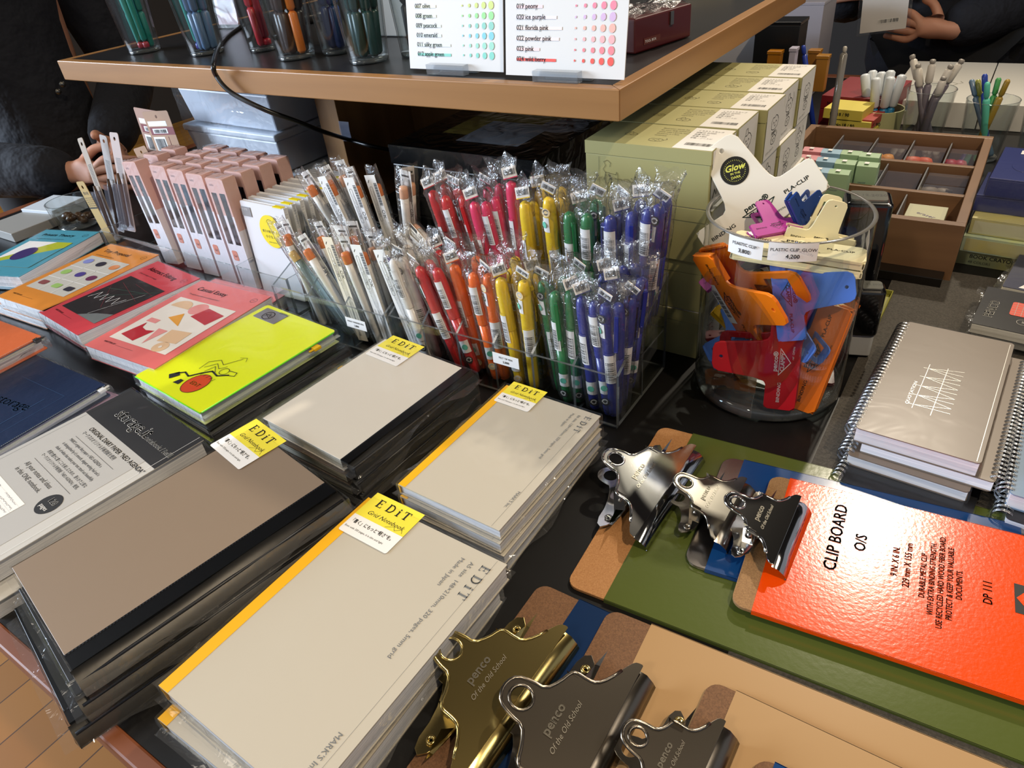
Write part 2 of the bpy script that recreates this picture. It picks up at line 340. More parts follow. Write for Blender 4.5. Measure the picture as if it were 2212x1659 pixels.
def person(name,label,feet,face,coat,coatm,H=1.62,arms=None,trouser=TROU,group=None,buttons=True):
    """feet: (x,y); face: heading; arms: list of (elbow,wrist,palmdir,sidedir,normal,curl)"""
    fx,fy=feet; z0=-.75; F=Vector((math.cos(face),math.sin(face),0)); S=Vector((F.y,-F.x,0))   # S = person's right
    t=thing(name,label,'person',Tr(fx,fy,z0)); c=Vector((fx,fy,z0)); h=H
    V=lambda f,s,z:c+F*f+S*s+Vector((0,0,z))
    nd=[(V(0,0,.53*h),(.15,.11)),(V(.01,0,.64*h),(.14,.10)),(V(0,0,.76*h),(.16,.11)),(V(0,0,.83*h),.06),(V(.01,0,.875*h),.05),(V(.02,0,.93*h),(.075,.09)),(V(.02,0,.975*h),(.06,.07))]
    ed=[(0,1),(1,2),(2,3),(3,4),(4,5),(5,6)]
    for s in (1,-1):
        k=len(nd); nd+= [(V(0,s*.09,.48*h),.08),(V(.01,s*.10,.27*h),.055),(V(0,s*.10,.05*h),.035),(V(.13,s*.11,.015*h),.03)]
        ed+=[(0,k),(k,k+1),(k+1,k+2),(k+2,k+3)]
    co_n=[(V(0,0,.36*h),(.24,.17)),(V(0,0,.52*h),(.21,.15)),(V(.0,0,.64*h),(.19,.14)),(V(0,0,.76*h),(.19,.135)),(V(0,0,.825*h),(.09,.08))]; co_e=[(0,1),(1,2),(2,3),(3,4)]
    for s,(el,wr,pd,sd,nr,cu) in arms:
        k=len(nd); nd+=[(V(0,s*.17,.80*h),.05),(Vector(el),.042),(Vector(wr)-Vector(pd).normalized()*.02,(.026,.022))]; ed+=[(2,k),(k,k+1),(k+1,k+2)]
        hn,he=hand_nodes(wr,pd,sd,cu,nr,len(nd)); nd+=hn; ed+=he
        k=len(co_n); E,Wp=Vector(el),Vector(wr)+Vector(pd).normalized()*.012
        co_n+=[(V(0,s*.18,.79*h),.085),((V(0,s*.2,.79*h)+E)/2,.08),(E,.078),((E+Wp)/2,.066),(Wp,.056)]; co_e+=[(3,k),(k,k+1),(k+1,k+2),(k+2,k+3),(k+3,k+4)]
    skin('body',nd,ed,SKIN,t)
    skin('coat',co_n,co_e,coatm,t)
    tn=[(V(0,0,.50*h),(.15,.12))]; te=[]
    for s in (1,-1):
        k=len(tn); tn+=[(V(0,s*.09,.46*h),.10),(V(.01,s*.10,.27*h),.075),(V(0,s*.10,.06*h),.065)]; te+=[(0,k),(k,k+1),(k+1,k+2)]
    skin('trousers',tn,te,trouser,t)
    M=Tr(*V(.02,0,.945*h))@Rz(face-PI/2)
    b=MB(); b.grid(16,10,lambda u,v:(.088*math.cos(2*PI*u)*math.cos((v-.35)*PI/1.3),-.02+.1*math.sin(2*PI*u)*math.cos((v-.35)*PI/1.3),.10*math.sin((v-.35)*PI/1.3)+.02),0,M)
    child(b.build('hair',HAIR),t)
    b=MB(); b.lathe([(.001,-.012),(.009,-.004),(.006,.004),(.001,.02)],10,0,M@Tr(0,.115,-.01)@Rx(-.25))
    for s in (1,-1): b.lathe([(.001,-.008),(.009,-.002),(.001,.008)],10,1,M@Tr(s*.032,.085,.012))
    b.lathe([(.001,-.003),(.02,0),(.001,.003)],12,2,M@Tr(0,.09,-.045)); child(b.build('face_features',[SKIN,INK,mat('lips','9a5550',.5)]),t)
    return t,V
RHp=aty(1965,52,2.12)
rw=RHp+Vector((.085,.03,-.02))
prs,V=person('person','person in long navy coat beyond the table holding a white packet','' or (.02,2.36),-PI/2,None,NAVY,1.62,
  [(-1,((.30,2.40,.16),tuple(rw),(-.98,-.10,.12),(0,.05,1),(-.15,-.95,.0) and (0,.5,.0),(.28,.22,.18,.2))),
   (1,((-.26,2.42,.10),(-.24,2.22,.16),(.9,-.3,.1),(0,0,1),(0,.4,-.2),.35))])
b=MB(); b.lathe([(.001,.004),(.009,.003),(.011,0),(.011,-.003)],16,0,Tr(*aty(1842,33,2.28))@Rx(PI/2)); child(b.build('coat_button',mat('coat_button','2a2926',.35)),prs)
p2,V=person('person','person in a black coat at the far right corner beyond the table','' or (.70,2.46),-PI/2-.1,None,BLACKC,1.66,
  [(1,((.46,2.46,.15),(.50,2.28,.02),(.2,-.5,-.8),(0,1,0),(.5,0,0),.3)),(-1,((.94,2.46,.12),(.90,2.32,.0),(0,-.3,-.9),(0,1,0),(-.5,0,0),.3))])
# beige trousers seen between the two coats: a cloth bag hanging
b=MB(); b.grid(10,10,lambda u,v:(.245+.12*u-.035*v,2.30+.012*math.sin(u*9+v*3),-.30+.52*v-.1*(u*v)),0); b.grid(10,10,lambda u,v:(.245+.12*u-.035*v,2.33+.012*math.sin(u*9+v*3),-.30+.52*v-.1*(u*v)),0)
o=b.build('cloth_bag',mat('beige_cloth','5a4a38',.9)); tag(o,'beige cloth bag hanging between the two dark coats beyond the table','bag')
# held white packet
c=aty(1912,12,2.08); M=Tr(*c)@Rz(.0)@Rx(-.25)@Ry(-.12)
t=thing('flat_packet','clear flat packet with a white card and barcode held in a hand','packet',M)
b=MB(); b.box(-.050,.050,-.0015,.0015,-.055,.09); b.rect(0,.045,-.004,.006,0,1,Tr(-.012,-.0021,-.035)@Rx(PI/2)); b.bars(.001,.044,-.003,.005,.0003,2,Tr(-.012,-.0022,-.035)@Rx(PI/2)); b.build('card',[mat('packet_card','b9b4ae',.6),mat('tape','d0ccc4',.5),INK],t)
b=MB(); b.box(-.058,.058,-.003,.003,-.060,.1); b.build('sleeve',FILM,t)
# left person: torso beyond the left table edge, both hands over the table
h1=Vector((-1.40,.80,.085)); h2=Vector((-1.29,.83,.075))
pl,V=person('person','person in a dark navy coat leaning in at the left end of the table','' or (-1.93,.92),-.08,None,NAVY,1.58,
  [(1,((-1.86,.57,.08),(-1.47,.745,.050),(.88,.30,-.02),(0,.3,.9),(.2,.9,-.3),(.45,.4,.45,.5))),
   (-1,((-1.84,1.16,.14),(-1.60,.905,.052),(.95,-.18,-.12),(.05,-.3,.95),(0,-.95,-.25),(.35,.3,.3,.35)))])
for px,py in ((135,182),(126,198)):
    p=aty(px,py,.98); p=CP+(p-CP)*.93
    b=MB(); b.lathe([(.001,.003),(.006,.002),(.007,0),(.007,-.004)],14,0,Tr(*p)@Ry(PI/2)@Rx(.3)); child(b.build('coat_snap',mat('coat_snap_metal','6d6b66',.3,.9)),pl)

# ---------------------------------------------------------------- notebooks, planners and books lying on the table
def sleeve(w,d,t,parent,m=None,flap=.008,seed=1,amp=.0003,name='plastic_sleeve',hx=(0,0)):
    """crumpled clear bag round a flat thing of w x d x t (local origin at its lower left bottom corner)"""
    g=.0011; b=MB(); nx,ny=18,24
    x0,x1,y0,y1=-g-hx[0],w+g+hx[1],-g,d+g
    def nz(u,v): return amp*abs(noise.noise(Vector((u*7+seed*3.1,v*7,seed))))*2
    b.grid(nx,ny,lambda u,v:(x0+(x1-x0)*u,y0+(y1-y0)*v,t+.0006+nz(u,v)))
    for sx,xx in ((-1,x0),(1,x1)):
        b.grid(24,3,lambda u,v:(xx+sx*(nz(u,v+2)+ .0006*math.sin(v*PI)),y0+(y1-y0)*u,(t+.0006)*(1-v)+.0003),1)
    for sy,yy in ((-1,y0),(1,y1)):
        b.grid(18,3,lambda u,v:(x0+(x1-x0)*u,yy+sy*(nz(u,v+5)+.001*math.sin(v*PI)),(t+.0006)*(1-v)+.0003),1)
    # loose sealed flap and corner ears
    if flap:
        for sx,xx in ((-1,x0),(1,x1)):
            b.grid(20,2,lambda u,v:(xx+sx*flap*v*(.55+.45*math.sin(u*11+seed)),y0+(y1-y0)*u,t*(.45+.25*math.sin(u*5+seed))+.002*math.sin(u*23+seed)*v+.001),1)
        b.grid(14,2,lambda u,v:(x0+(x1-x0)*u,y0-flap*.7*v,t*.4+.0015*math.sin(u*17+seed)*v),1)
    return b.build(name,[m or FILM,FLAPM],parent)
FLAPM=clear('bag_edge_film',(.96,.96,.96),1.1,.12,bump=(60,.5,.003),milk=.02)
def qframe(L,T,R,z):
    """frame of a flat cover: L lower-left corner, T far-left, R far-right, as seen in the photograph at height z"""
    a,t,r=at(*L,z),at(*T,z),at(*R,z)
    yd=(t-a); d=yd.length; an=math.atan2(yd.y,yd.x)-PI/2
    w=abs((r-t).dot(Vector((math.cos(an),math.sin(an),0))))
    return a,an,w,d
def fr(a,an,z): return Tr(a.x,a.y,z)@Rz(an)
def edit_logo(b,size,mi,M,x,y,z,rot=0,sp=.95):
    """the four spaced slab-serif letters of the cover, drawn with strokes"""
    Q=(M or Matrix())@Tr(x,y,z)@Rz(rot)@Sc(size,size,1); t=.13; s=.055
    def V(x0,y0,y1,w=t): b.rect(x0-w/2,x0+w/2,y0,y1,0,mi,Q)
    def H(y0,x0,x1,w=s): b.rect(x0,x1,y0-w/2,y0+w/2,0,mi,Q)
    V(.12,0,.72); H(.03,0,.50); H(.69,0,.50); H(.37,.12,.38); V(.48,0,.16,.05); V(.48,.56,.72,.05); V(.38,.28,.46,.05)
    o=sp; V(o+.12,0,.72); H(.03,o,o+.30); H(.69,o,o+.30); b.line([(o+.28+.30*math.cos(a),.36+.33*math.sin(a)) for a in [(-.5+i/12)*PI for i in range(13)]],.09,0,mi,Q)
    o=sp*2-.02; V(o+.14,0,.50); H(.03,o,o+.28); H(.47,o+.02,o+.16); b.flat(circ(o+.14,.64,.07,12),0,mi,Q)
    o=sp*2+.52; V(o+.28,0,.72); H(.03,o+.14,o+.42); H(.69,o,o+.56); V(o+.02,.54,.72,.05); V(o+.54,.54,.72,.05)
YEL='eeb11c'; STICK=mat('yellow_sticker','f0e145',.5); BAND=mat('yellow_band','f2b416',.5); COVER=mat('grey_board_cover','bfb8a9',.6,bump=(500,.1,.0002))
def edit_label(b,w,d,M,big=1.0,y0=None,x0=.004,m=(1,2,3)):
    """hang label: yellow top, white lower part; m: yellow, white, ink indices"""
    lw,lh=.052*big,.046*big; y0=d-lh+.008 if y0 is None else y0
    b.rect(x0,x0+lw,y0+lh*.42,y0+lh,.0002,m[0],M); b.prism(rrect(x0,x0+lw,y0,y0+lh*.45,.002),.00005,.00018,m[1],M)
    edit_logo(b,.0115*big,m[2],M,x0+lw*.17,y0+lh*.72,.0004); b.text('Grid Notebook',.0058*big,m[2],M,x0+lw*.16,y0+lh*.52,.0003,shear=.35,stretch=1.05)
    b.text('「書く」にもっと“軽さ”を。',.0046*big,m[2],M,x0+.002,y0+lh*.25,.0003,stretch=.78,bold=.0001); b.text('Even with 320 pages, it is slim and light',.0026*big,m[2],M,x0+.002,y0+lh*.12,.0003)
    b.line([(x0+lw*.62,y0+lh*.44),(x0+lw*.75,y0+lh*.52),(x0+lw*.80,y0+lh*.45),(x0+lw*.9,y0+lh*.53),(x0+lw*.94,y0+lh*.46)],.0003,.0003,m[2],M)
def edit_book(label,a,an,z0,w,d,t,group,top=True,size='A5',seed=1,lab=True,ear=.008):
    o=thing('notebook',label,'notebook',fr(a,an,z0),group)
    b=MB(); b.box(.002,w-.001,.0015,d-.0015,.0012,t-.0012); b.build('page_block',EDGE,o)
    b=MB(); b.box(0,w,0,d,0,.0011); b.build('back_cover',COVER,o,M=None)
    b=MB(); M=Tr(0,0,t); b.box(0,w,0,d,-.0011,0,0,M); b.box(.0002,.0098*w/.148+.0008,.0002,d-.0002,-.0002,.00025,1,M)
    b.line([(w-.0085,.001),(w-.0085,d-.001)],.0002,.00015,3,M)
    k=w/.148
    edit_logo(b,.0112*k,3,M,w-.016*k,d-.010*k,.0004,rot=-PI/2)
    b.text('A5 size  148×210mm, 320 pages, 5mm grid' if size=='A5' else 'B6 size, 128×182mm, 320 pages, 5mm grid',.0052*k,3,M,w-.026*k,d-.012*k,.0003,rot=-PI/2,stretch=1.05)
    b.text('Made in Japan',.0052*k,3,M,w-.035*k,d-.012*k,.0003,rot=-PI/2,stretch=1.05)
    b.text("MARK'S Inc.",.0058*k,3,M,w-.016*k,.045,.0003,rot=-PI/2)
    b.build('front_cover',[COVER,BAND,PAPER,GREYINK],o)
    b=MB(); b.box(0,.0012,0,d,.0011,t-.0011); b.build('spine',BAND,o)
    if lab:
        b=MB(); edit_label(b,w,d,Tr(0,0,t+.0006),1.0*k+.05,m=(0,1,2)); b.build('hang_label',[STICK,PAPER,INK],o)
    sleeve(w,d,t+.001,o,flap=ear,seed=seed); return o
# front stack of two large yellow-banded notebooks
a,an,w,d=qframe((342,1481),(796,1074),(1087,1230),.041)
g='large grey notebooks with yellow spine band'
edit_book('large grey notebook with yellow spine band lying on top of the nearest stack',a,an,.0225,w,d,.0185,g,seed=2)
edit_book('large grey notebook with yellow spine band, lower one of the nearest stack',a+Vector((.002,-.012,0)),an+.03,.0002,w,d,.0185,g,seed=5)
# B6 stack
a,an,w,d=qframe((859,1044),(1094,830),(1307,886),.050)
g='small grey notebooks with yellow spine band'
for i,(dx,dy,da,lb) in enumerate(((0,0,0,'small grey notebook with yellow spine band on top of the stack beside the rack'),(.001,-.002,-.01,'second small grey notebook from the top of the stack beside the pen rack'),
        (.004,-.006,.02,'third small grey notebook from the top, turned so its yellow corner shows'),(.003,-.004,.04,'lowest small grey notebook in the stack beside the pen rack'))):
    edit_book(lb,a+Vector((dx,dy,0)),an+da,.0503-.0125*(i+1),w,d,.0112,g,size='B6',seed=7+i,lab=(i==0))
# planner with black zip edge
VINYL=mat('black_vinyl','08090b',.34,spec=.28,bump=(40,.12,.002))
def planner(name,label,a,an,z0,w,d,t,cov,group,zipw=.02,lab=True,seed=1,strip=VINYL,slider=None,edge=EDGEC,labx=.004,extra=None,lab_scale=1.0,tail=.0,flap=.01,hx=0):
    o=thing(name,label,'notebook',fr(a,an,z0),group)
    b=MB(); b.box(.003,w-.004,.002,d-.002,.0015,t-.0015); b.build('page_block',edge,o)
    b=MB(); b.box(0,w,0,d,0,.0014); b.build('back_cover',cov,o,bevel=.0005)
    b=MB(); M=Tr(0,0,t); b.box(0,w,0,d,-.0014,0,0,M)
    mats=[cov]
    if extra: mats+=extra(b,w,d,M)
    b.build('front_cover',mats,o,bevel=.0004)
    b=MB(); b.grid(3,20,lambda u,v:(-.0012*math.sin(u*PI)-.0006,d*v,t*u)); b.build('spine',cov,o)
    if zipw:
        b=MB(); M=Tr(0,0,t)
        b.box(w-.0005,w+zipw*.5,.0,d,-.0022,.0004,0,M)
        b.grid(6,20,lambda u,v:(w+zipw*.5+zipw*.5*u,-.002+(d+.004)*v,t-.001-(t*.75)*u**1.3+.001*math.sin(v*9+seed)))
        for i in range(int(d/.0025)): b.box(w-.0002,w+.0014,i*.0025,i*.0025+.0012,.0004,.0007,1,M)
        b.tube([(w+zipw*.72,.0,t*.62),(w+zipw*.74,d*.5,t*.64),(w+zipw*.72,d,t*.62)],.0015,6,1); b.build('zip_edge',[strip,mat('zip_dark','1a1c22',.4)],o)
    if lab:
        b=MB(); edit_label(b,w,d,Tr(0,0,t+.0006),lab_scale,m=(0,1,2),x0=labx,y0=d-.046*lab_scale+.010); b.build('hang_label',[STICK,PAPER,INK],o)
    sleeve(w,d,t+.0008,o,flap=flap,seed=seed,hx=(0,zipw+hx)); return o
a,an,w,d=qframe((568,903),(832,732),(1010,787),.046)
CREAM=mat('cream_cover','d6d0c4',.55,spec=.4); TAUPE=mat('taupe_cover','8b7a69',.45,spec=.5); BROWNC=mat('brown_cover','4b3a28',.4)
g='zip planners with cream and dark covers'
planner('planner','cream planner with black zip edge on top of the middle stack',a,an,.031,w,d,.015,CREAM,g,seed=11)
planner('planner','brown edged planner with black zip under the cream one',a+Vector((.004,-.006,0)),an+.03,.0160,w,d,.0140,BROWNC,g,lab=False,seed=12)
planner('planner','black planner at the bottom of the stack under the cream one',a+Vector((.006,-.008,0)),an+.045,.0002,w,d,.0145,VINYL,g,lab=False,seed=13)
# big taupe planner
a,an,w,d=qframe((25,1226),(548,926),(722,1030),.052)
g='large zip planners in the near left stack'
planner('planner','large taupe planner with black zip edge on top of the near left stack',a,an,.0345,w,d,.0175,TAUPE,g,seed=21,zipw=.034,labx=-.012,lab_scale=1.12)
GRN=mat('lime_page_edge','c9e04a',.5)
planner('planner','large planner with lime green page edge under the taupe one',a+Vector((.005,-.006,0)),an-.015,.0175,w,d,.0160,VINYL,g,seed=22,zipw=.03,lab=False,edge=GRN)
planner('planner','large black planner in wrinkled clear bag at bottom of the near left stack',a+Vector((.000,-.016,0)),an-.03,.0002,w+.006,d,.0155,VINYL,g,seed=23,zipw=.028,lab=False,flap=.014)
# storage.it refill
def storage(b,w,d,M):
    k=w/.16
    b.rect(.0,w,d-.052*k,d,.0002,1,M); b.rect(.0,w-.02,0,d-.052*k,.0002,2,M)
    T=lambda s,sz,x,y,mi=1,**q:b.text(s,sz,mi,M,x*k,d-y*k,.0004,**q)
    T('storage.it',.0215*k,.034,.036,3,stretch=.86,bold=.0005); T('A5 notebook / Refill',.0085*k,.094,.036,3,stretch=.9,bold=.0002)
    T('ORIGINAL DIARY PAPER “NEO AGENDA”',.0074*k,.036,.064,1,stretch=.88,bold=.0001); T('マークスのオリジナル手帳用紙を使用',.0055*k,.036,.071,1,stretch=.8)
    b.line([(.036*k,d-.077*k),(.125*k,d-.077*k)],.0003,.0004,1,M)
    for i,s in enumerate(("MARK'S original diary paper « NEO AGENDA »","is distinguished by it's smooth, elegant writing feel and a","shade of white that makes your text stand out beautifully.")): T(s,.0050*k,.036,.084+.007*i,1,stretch=.76)
    for i,s in enumerate(('表現力豊かに書くことを楽しむための、滑らかで上質な','マークスオリジナル手帳用紙「NEO AGENDA」使用。')): T(s,.0046*k,.036,.106+.006*i,1,stretch=.8)
    b.line([(.036*k,d-.118*k),(.125*k,d-.118*k)],.0003,.0004,1,M)
    T('All your notes and ideas',.0072*k,.036,.128,1,stretch=.9); T('in this ONE notebook.',.0072*k,.036,.137,1,stretch=.9)
    b.flat(circ(.122*k,d-.136*k,.0125*k,28),.0004,1,M); b.text('128',.0085*k,3,M,.122*k,d-.135*k,.0006,al='c',bold=.0002); b.text('pages',.006*k,3,M,.122*k,d-.1425*k,.0006,al='c')
    b.rect(.022*k,.102*k,d-.23*k,d-.150*k,.0004,3,M)
    rn=random.Random(5)
    for i in range(15):
        for j in (0,1): b.scrib((.028+.04*j)*k,(.028+.04*j+rn.uniform(.014,.032))*k,d-(.157+.0052*i)*k,d-(.154+.0052*i)*k,.0006,1,M,w=.00022,seed=i*2+j,rows=1)
    for i in range(9): b.line([(.022*k,d-(.155+.008*i)*k),(.102*k,d-(.155+.008*i)*k)],.0001,.0005,2,M)
    for cx,cy in ((.04,.162),(.05,.165),(.045,.172),(.055,.172)): b.line([(p[0]*k,d-p[1]*k) for p in circ(cx,cy,.004,10)+[(cx+.004,cy)]],.0002,.0006,1,M)
    b.line([(.006*k,.0),(.006*k,d)],.0002,.0004,1,M); b.line([(w-.007,.0),(w-.007,d)],.0004,.0004,3,M)
    return [mat('charcoal_print','2b2b2d',.5),mat('light_grey_card','b4b3b1',.6),PAPER]
a,an,w,d=qframe((-205,1092),(285,840),(462,938),.040)
o=thing('notebook_refill','light grey notebook refill pack with dark header lying left of the taupe planner','notebook',fr(a,an,.0205))
b=MB(); b.box(.002,w-.003,.002,d-.002,0,.0185); b.build('page_block',EDGE,o)
b=MB(); mm=storage(b,w,d,Tr(0,0,.0200)); b.box(0,w,0,d,-.001,0,0,Tr(0,0,.0200)); b.build('front_cover',[mat('refill_card','c6c5c2',.5)]+mm,o)
sleeve(w,d,.0205,o,seed=31,flap=.012)
o=thing('notebook_refill','second refill pack under the light grey one with a dark header','notebook',fr(a+Vector((.02,.008,0)),an-.02,.0003))
b=MB(); b.box(.002,w-.003,.002,d-.002,0,.0175); b.build('page_block',EDGE,o); b=MB(); b.box(0,w,0,d-.05,.0176,.0185); b.box(0,w,d-.05,d,.0176,.0186,1); b.build('front_cover',[mat('refill_card','c6c5c2',.5),mat('charcoal_print','2b2b2d',.5)],o); sleeve(w,d,.0190,o,seed=32,flap=.012)
# hardback books
def book(label,L,T,R,z,t,col,art,group,seed=1,wrap=True,z0=None,B=None,fore='w',name='book',dd=None,offset=None,cat='book'):
    a,an,w,d=qframe(L,T,R,z)
    if dd: a=a+Vector((-math.sin(an),math.cos(an),0))*(d-dd); d=dd
    if offset: a=a+Vector(offset)
    o=thing(name,label,cat,fr(a,an,z-t),group)
    c=mat(col[0],col[1],.42,spec=.5)
    b=MB(); b.box(.0006,w-.0006,.0006,d-.0006,.001,t-.001); b.build('page_block',EDGE,o)
    b=MB(); b.box(0,w,0,d,0,.001); b.build('back_cover',c,o)
    b=MB(); M=Tr(0,0,t); b.box(0,w,0,d,-.001,0,0,M); mats=[c]
    if art: mats+=art(b,w,d,M)
    b.build('front_cover',mats,o)
    if wrap: sleeve(w,d,t+.0004,o,seed=seed,flap=.003,amp=.0003)
    return o
def essay(title,sub):
    def f(b,w,d,M):
        b.text(title,.0125,1,M,w*.12,d-.025,.0003,stretch=.95,bold=.0002); b.text(sub,.0042,1,M,w*.12,d-.038,.0003); b.text('WRITTEN BY',.0040,1,M,w*.12,.016,.0003,bold=.0001); b.line([(w*.30,.016),(w*.55,.016)],.0003,.0003,1,M)
        b.line([(w-.014+.005*math.cos(t*.5),d-.018+.005*math.sin(t*.5)) for t in range(14)],.0005,.0003,1,M); b.line([(w-.017,d-.018),(w-.011,d-.018)],.0005,.0003,1,M)
    return f
def art_blue(b,w,d,M):
    essay('Private Theory','Thoughts that belong to nobody else')(b,w,d,M); b.rect(w*.1,w*.9,d*.17,d*.72,.0003,2,M); b.flat([(w*.1,d*.17),(w*.9,d*.17),(w*.9,d*.72),(w*.62,d*.72),(w*.1,d*.3)],.0005,3,M); b.flat([(w*.1,d*.17),(w*.9,d*.17),(w*.9,d*.6),(w*.1,d*.2)],.0007,0,M); b.flat(circ(w*.42,d*.44,.018,24,.024),.0009,4,M)
    return [INK,PAPER,mat('print_lime','b7bf2c',.5),mat('print_violet','3b2a6b',.5)]
def art_orange(b,w,d,M):
    essay('Tiny Proposal','A collection of small shapes')(b,w,d,M); b.rect(w*.1,w*.88,d*.20,d*.78,.0003,2,M); b.line([(w*.36,d*.20),(w*.36,d*.78)],.0012,.0005,0+3,M); b.line([(w*.62,d*.2),(w*.62,d*.78)],.0012,.0005,3,M)
    for i in (1,2): b.line([(w*.1,d*(.20+.193*i)),(w*.88,d*(.20+.193*i))],.0012,.0005,3,M)
    cs=[(.23,.30,4),(.23,.49,5),(.23,.69,6),(.5,.30,5),(.5,.5,7),(.49,.69,8),(.75,.30,8),(.75,.49,9),(.76,.69,10)]
    for i,(u,v,c) in enumerate(cs): b.flat(circ(w*u,d*v,.009,20,.008) if i%3 else rrect(w*u-.009,w*u+.009,d*v-.006,d*v+.006,.004),.0007,c,M)
    return [INK,mat('print_stone','c9c6bd',.5),PAPER]+[mat('pr_'+h,h,.5) for h in ('8a4a4a','9cc46a','8790cf','4f3f8c','2f2a38','6a2a52','d98a55')]
def art_red(b,w,d,M):
    essay('Abstract Editing','Lines and edges of a thought')(b,w,d,M); b.rect(w*.10,w*.92,d*.15,d*.72,.0003,2,M); b.flat([(w*.5,d*.15),(w*.92,d*.15),(w*.92,d*.3),(w*.7,d*.24)],.0004,3,M)
    z=[(w*(.16+.06*i),d*(.34+(.10 if i%2 else 0)+.004*i)) for i in range(10)]; b.line(z,.0007,.0006,4,M)
    for i,(p,q,r,s,c) in enumerate(((.15,.5,.8,.62,5),(.2,.62,.85,.5,6),(.3,.4,.9,.68,5),(.12,.55,.6,.3,6),(.6,.2,.8,.6,4),(.4,.66,.9,.62,6))): b.line([(w*p,d*q),(w*r,d*s)],.0004,.0006,c,M)
    return [INK,mat('print_nearblack','241f20',.45),mat('print_steel','6f7474',.5),PAPER,mat('print_teal','3f7a68',.5),mat('print_maroon','8c2f3c',.5)]
def art_pink(b,w,d,M):
    essay('Casual Essay','Thoughts put into an unshaped sheet')(b,w,d,M); x0,x1,y0,y1=w*.10,w*.90,d*.14,d*.74; b.rect(x0,x1,y0,y1,.0003,2,M); W_,H_=x1-x0,y1-y0
    P=lambda l:[(x0+W_*u,y0+H_*v) for u,v in l]
    b.flat(P([(.08,.10),(.36,.05),(.42,.30),(.30,.27),(.2,.3),(.15,.4)]),.0005,3,M); b.flat(P([(.1,.42),(.27,.42),(.27,.50),(.1,.50)]),.0005,4,M); b.flat(P([(.52,.05),(.42,.36),(.58,.36)]),.0005,4,M)
    b.flat(P([(.3,.58),(.6,.48),(.42,.72)]),.0005,5,M); b.flat(P([(.64,.16),(.92,.2),(.9,.44),(.6,.40)]),.0005,6,M); b.flat(P([(.55,.70),(.9,.62),(.95,.86),(.62,.92)]),.0005,3,M)
    c=P([(.22,.8)])[0]; b.flat([(c[0]+.018*math.cos(t*PI/12),c[1]+.018*math.sin(t*PI/12)) for t in range(13)],.0005,6,M); c=P([(.5,.86)])[0]; b.flat(circ(*c,.014,20),.0004,4,M)
    c=P([(.8,.09)])[0]; b.flat(circ(*c,.011,20),.0005,6,M); b.flat(circ(*c,.0025,12),.0007,2,M)
    return [INK,mat('print_offwhite','e4ddd4',.5),mat('print_crimson','b5202f',.5),mat('print_rose','e08f8c',.5),mat('print_amber','e09a2a',.5),mat('print_sand','dcb893',.5)]
g='paperbacks with printed art covers'
BK=[('blue book with white and lime art at the far left end of the books',(-82,590),(100,496),(187,516),('blue_cover','4f9fb6'),art_blue),
 ('orange book with nine small shapes on its cover, second in the row',(-8,640),(239,527),(329,557),('orange_cover','dd8c34'),art_orange),
 ('red book with a near black zigzag panel, between orange and pink books',(84,674),(341,564),(441,597),('red_cover','c9404a'),art_red),
 ('salmon pink book with cut paper shapes next to the bright yellow notebook',(182,745),(437,605),(562,655),('pink_cover','dd6f6e'),art_pink)]
for i,(lb,L,T,R,c,ar) in enumerate(BK):
    book(lb,L,T,R,.046,.0215,c,ar,g,seed=40+i)
for i,(lb,L,T,R,c,ar) in enumerate(BK):
    nm=('blue','orange','red','salmon pink')[i]
    ofs=((.004,-.006,-.0),(.012,-.012,0),(.014,-.004,0),(.016,.012,0))[i]
    book('lower %s book half hidden under the top %s book'%(nm,nm),L,T,R,.0238,.0215,c,ar,'lower books under the row of paperbacks',seed=50+i,offset=ofs)
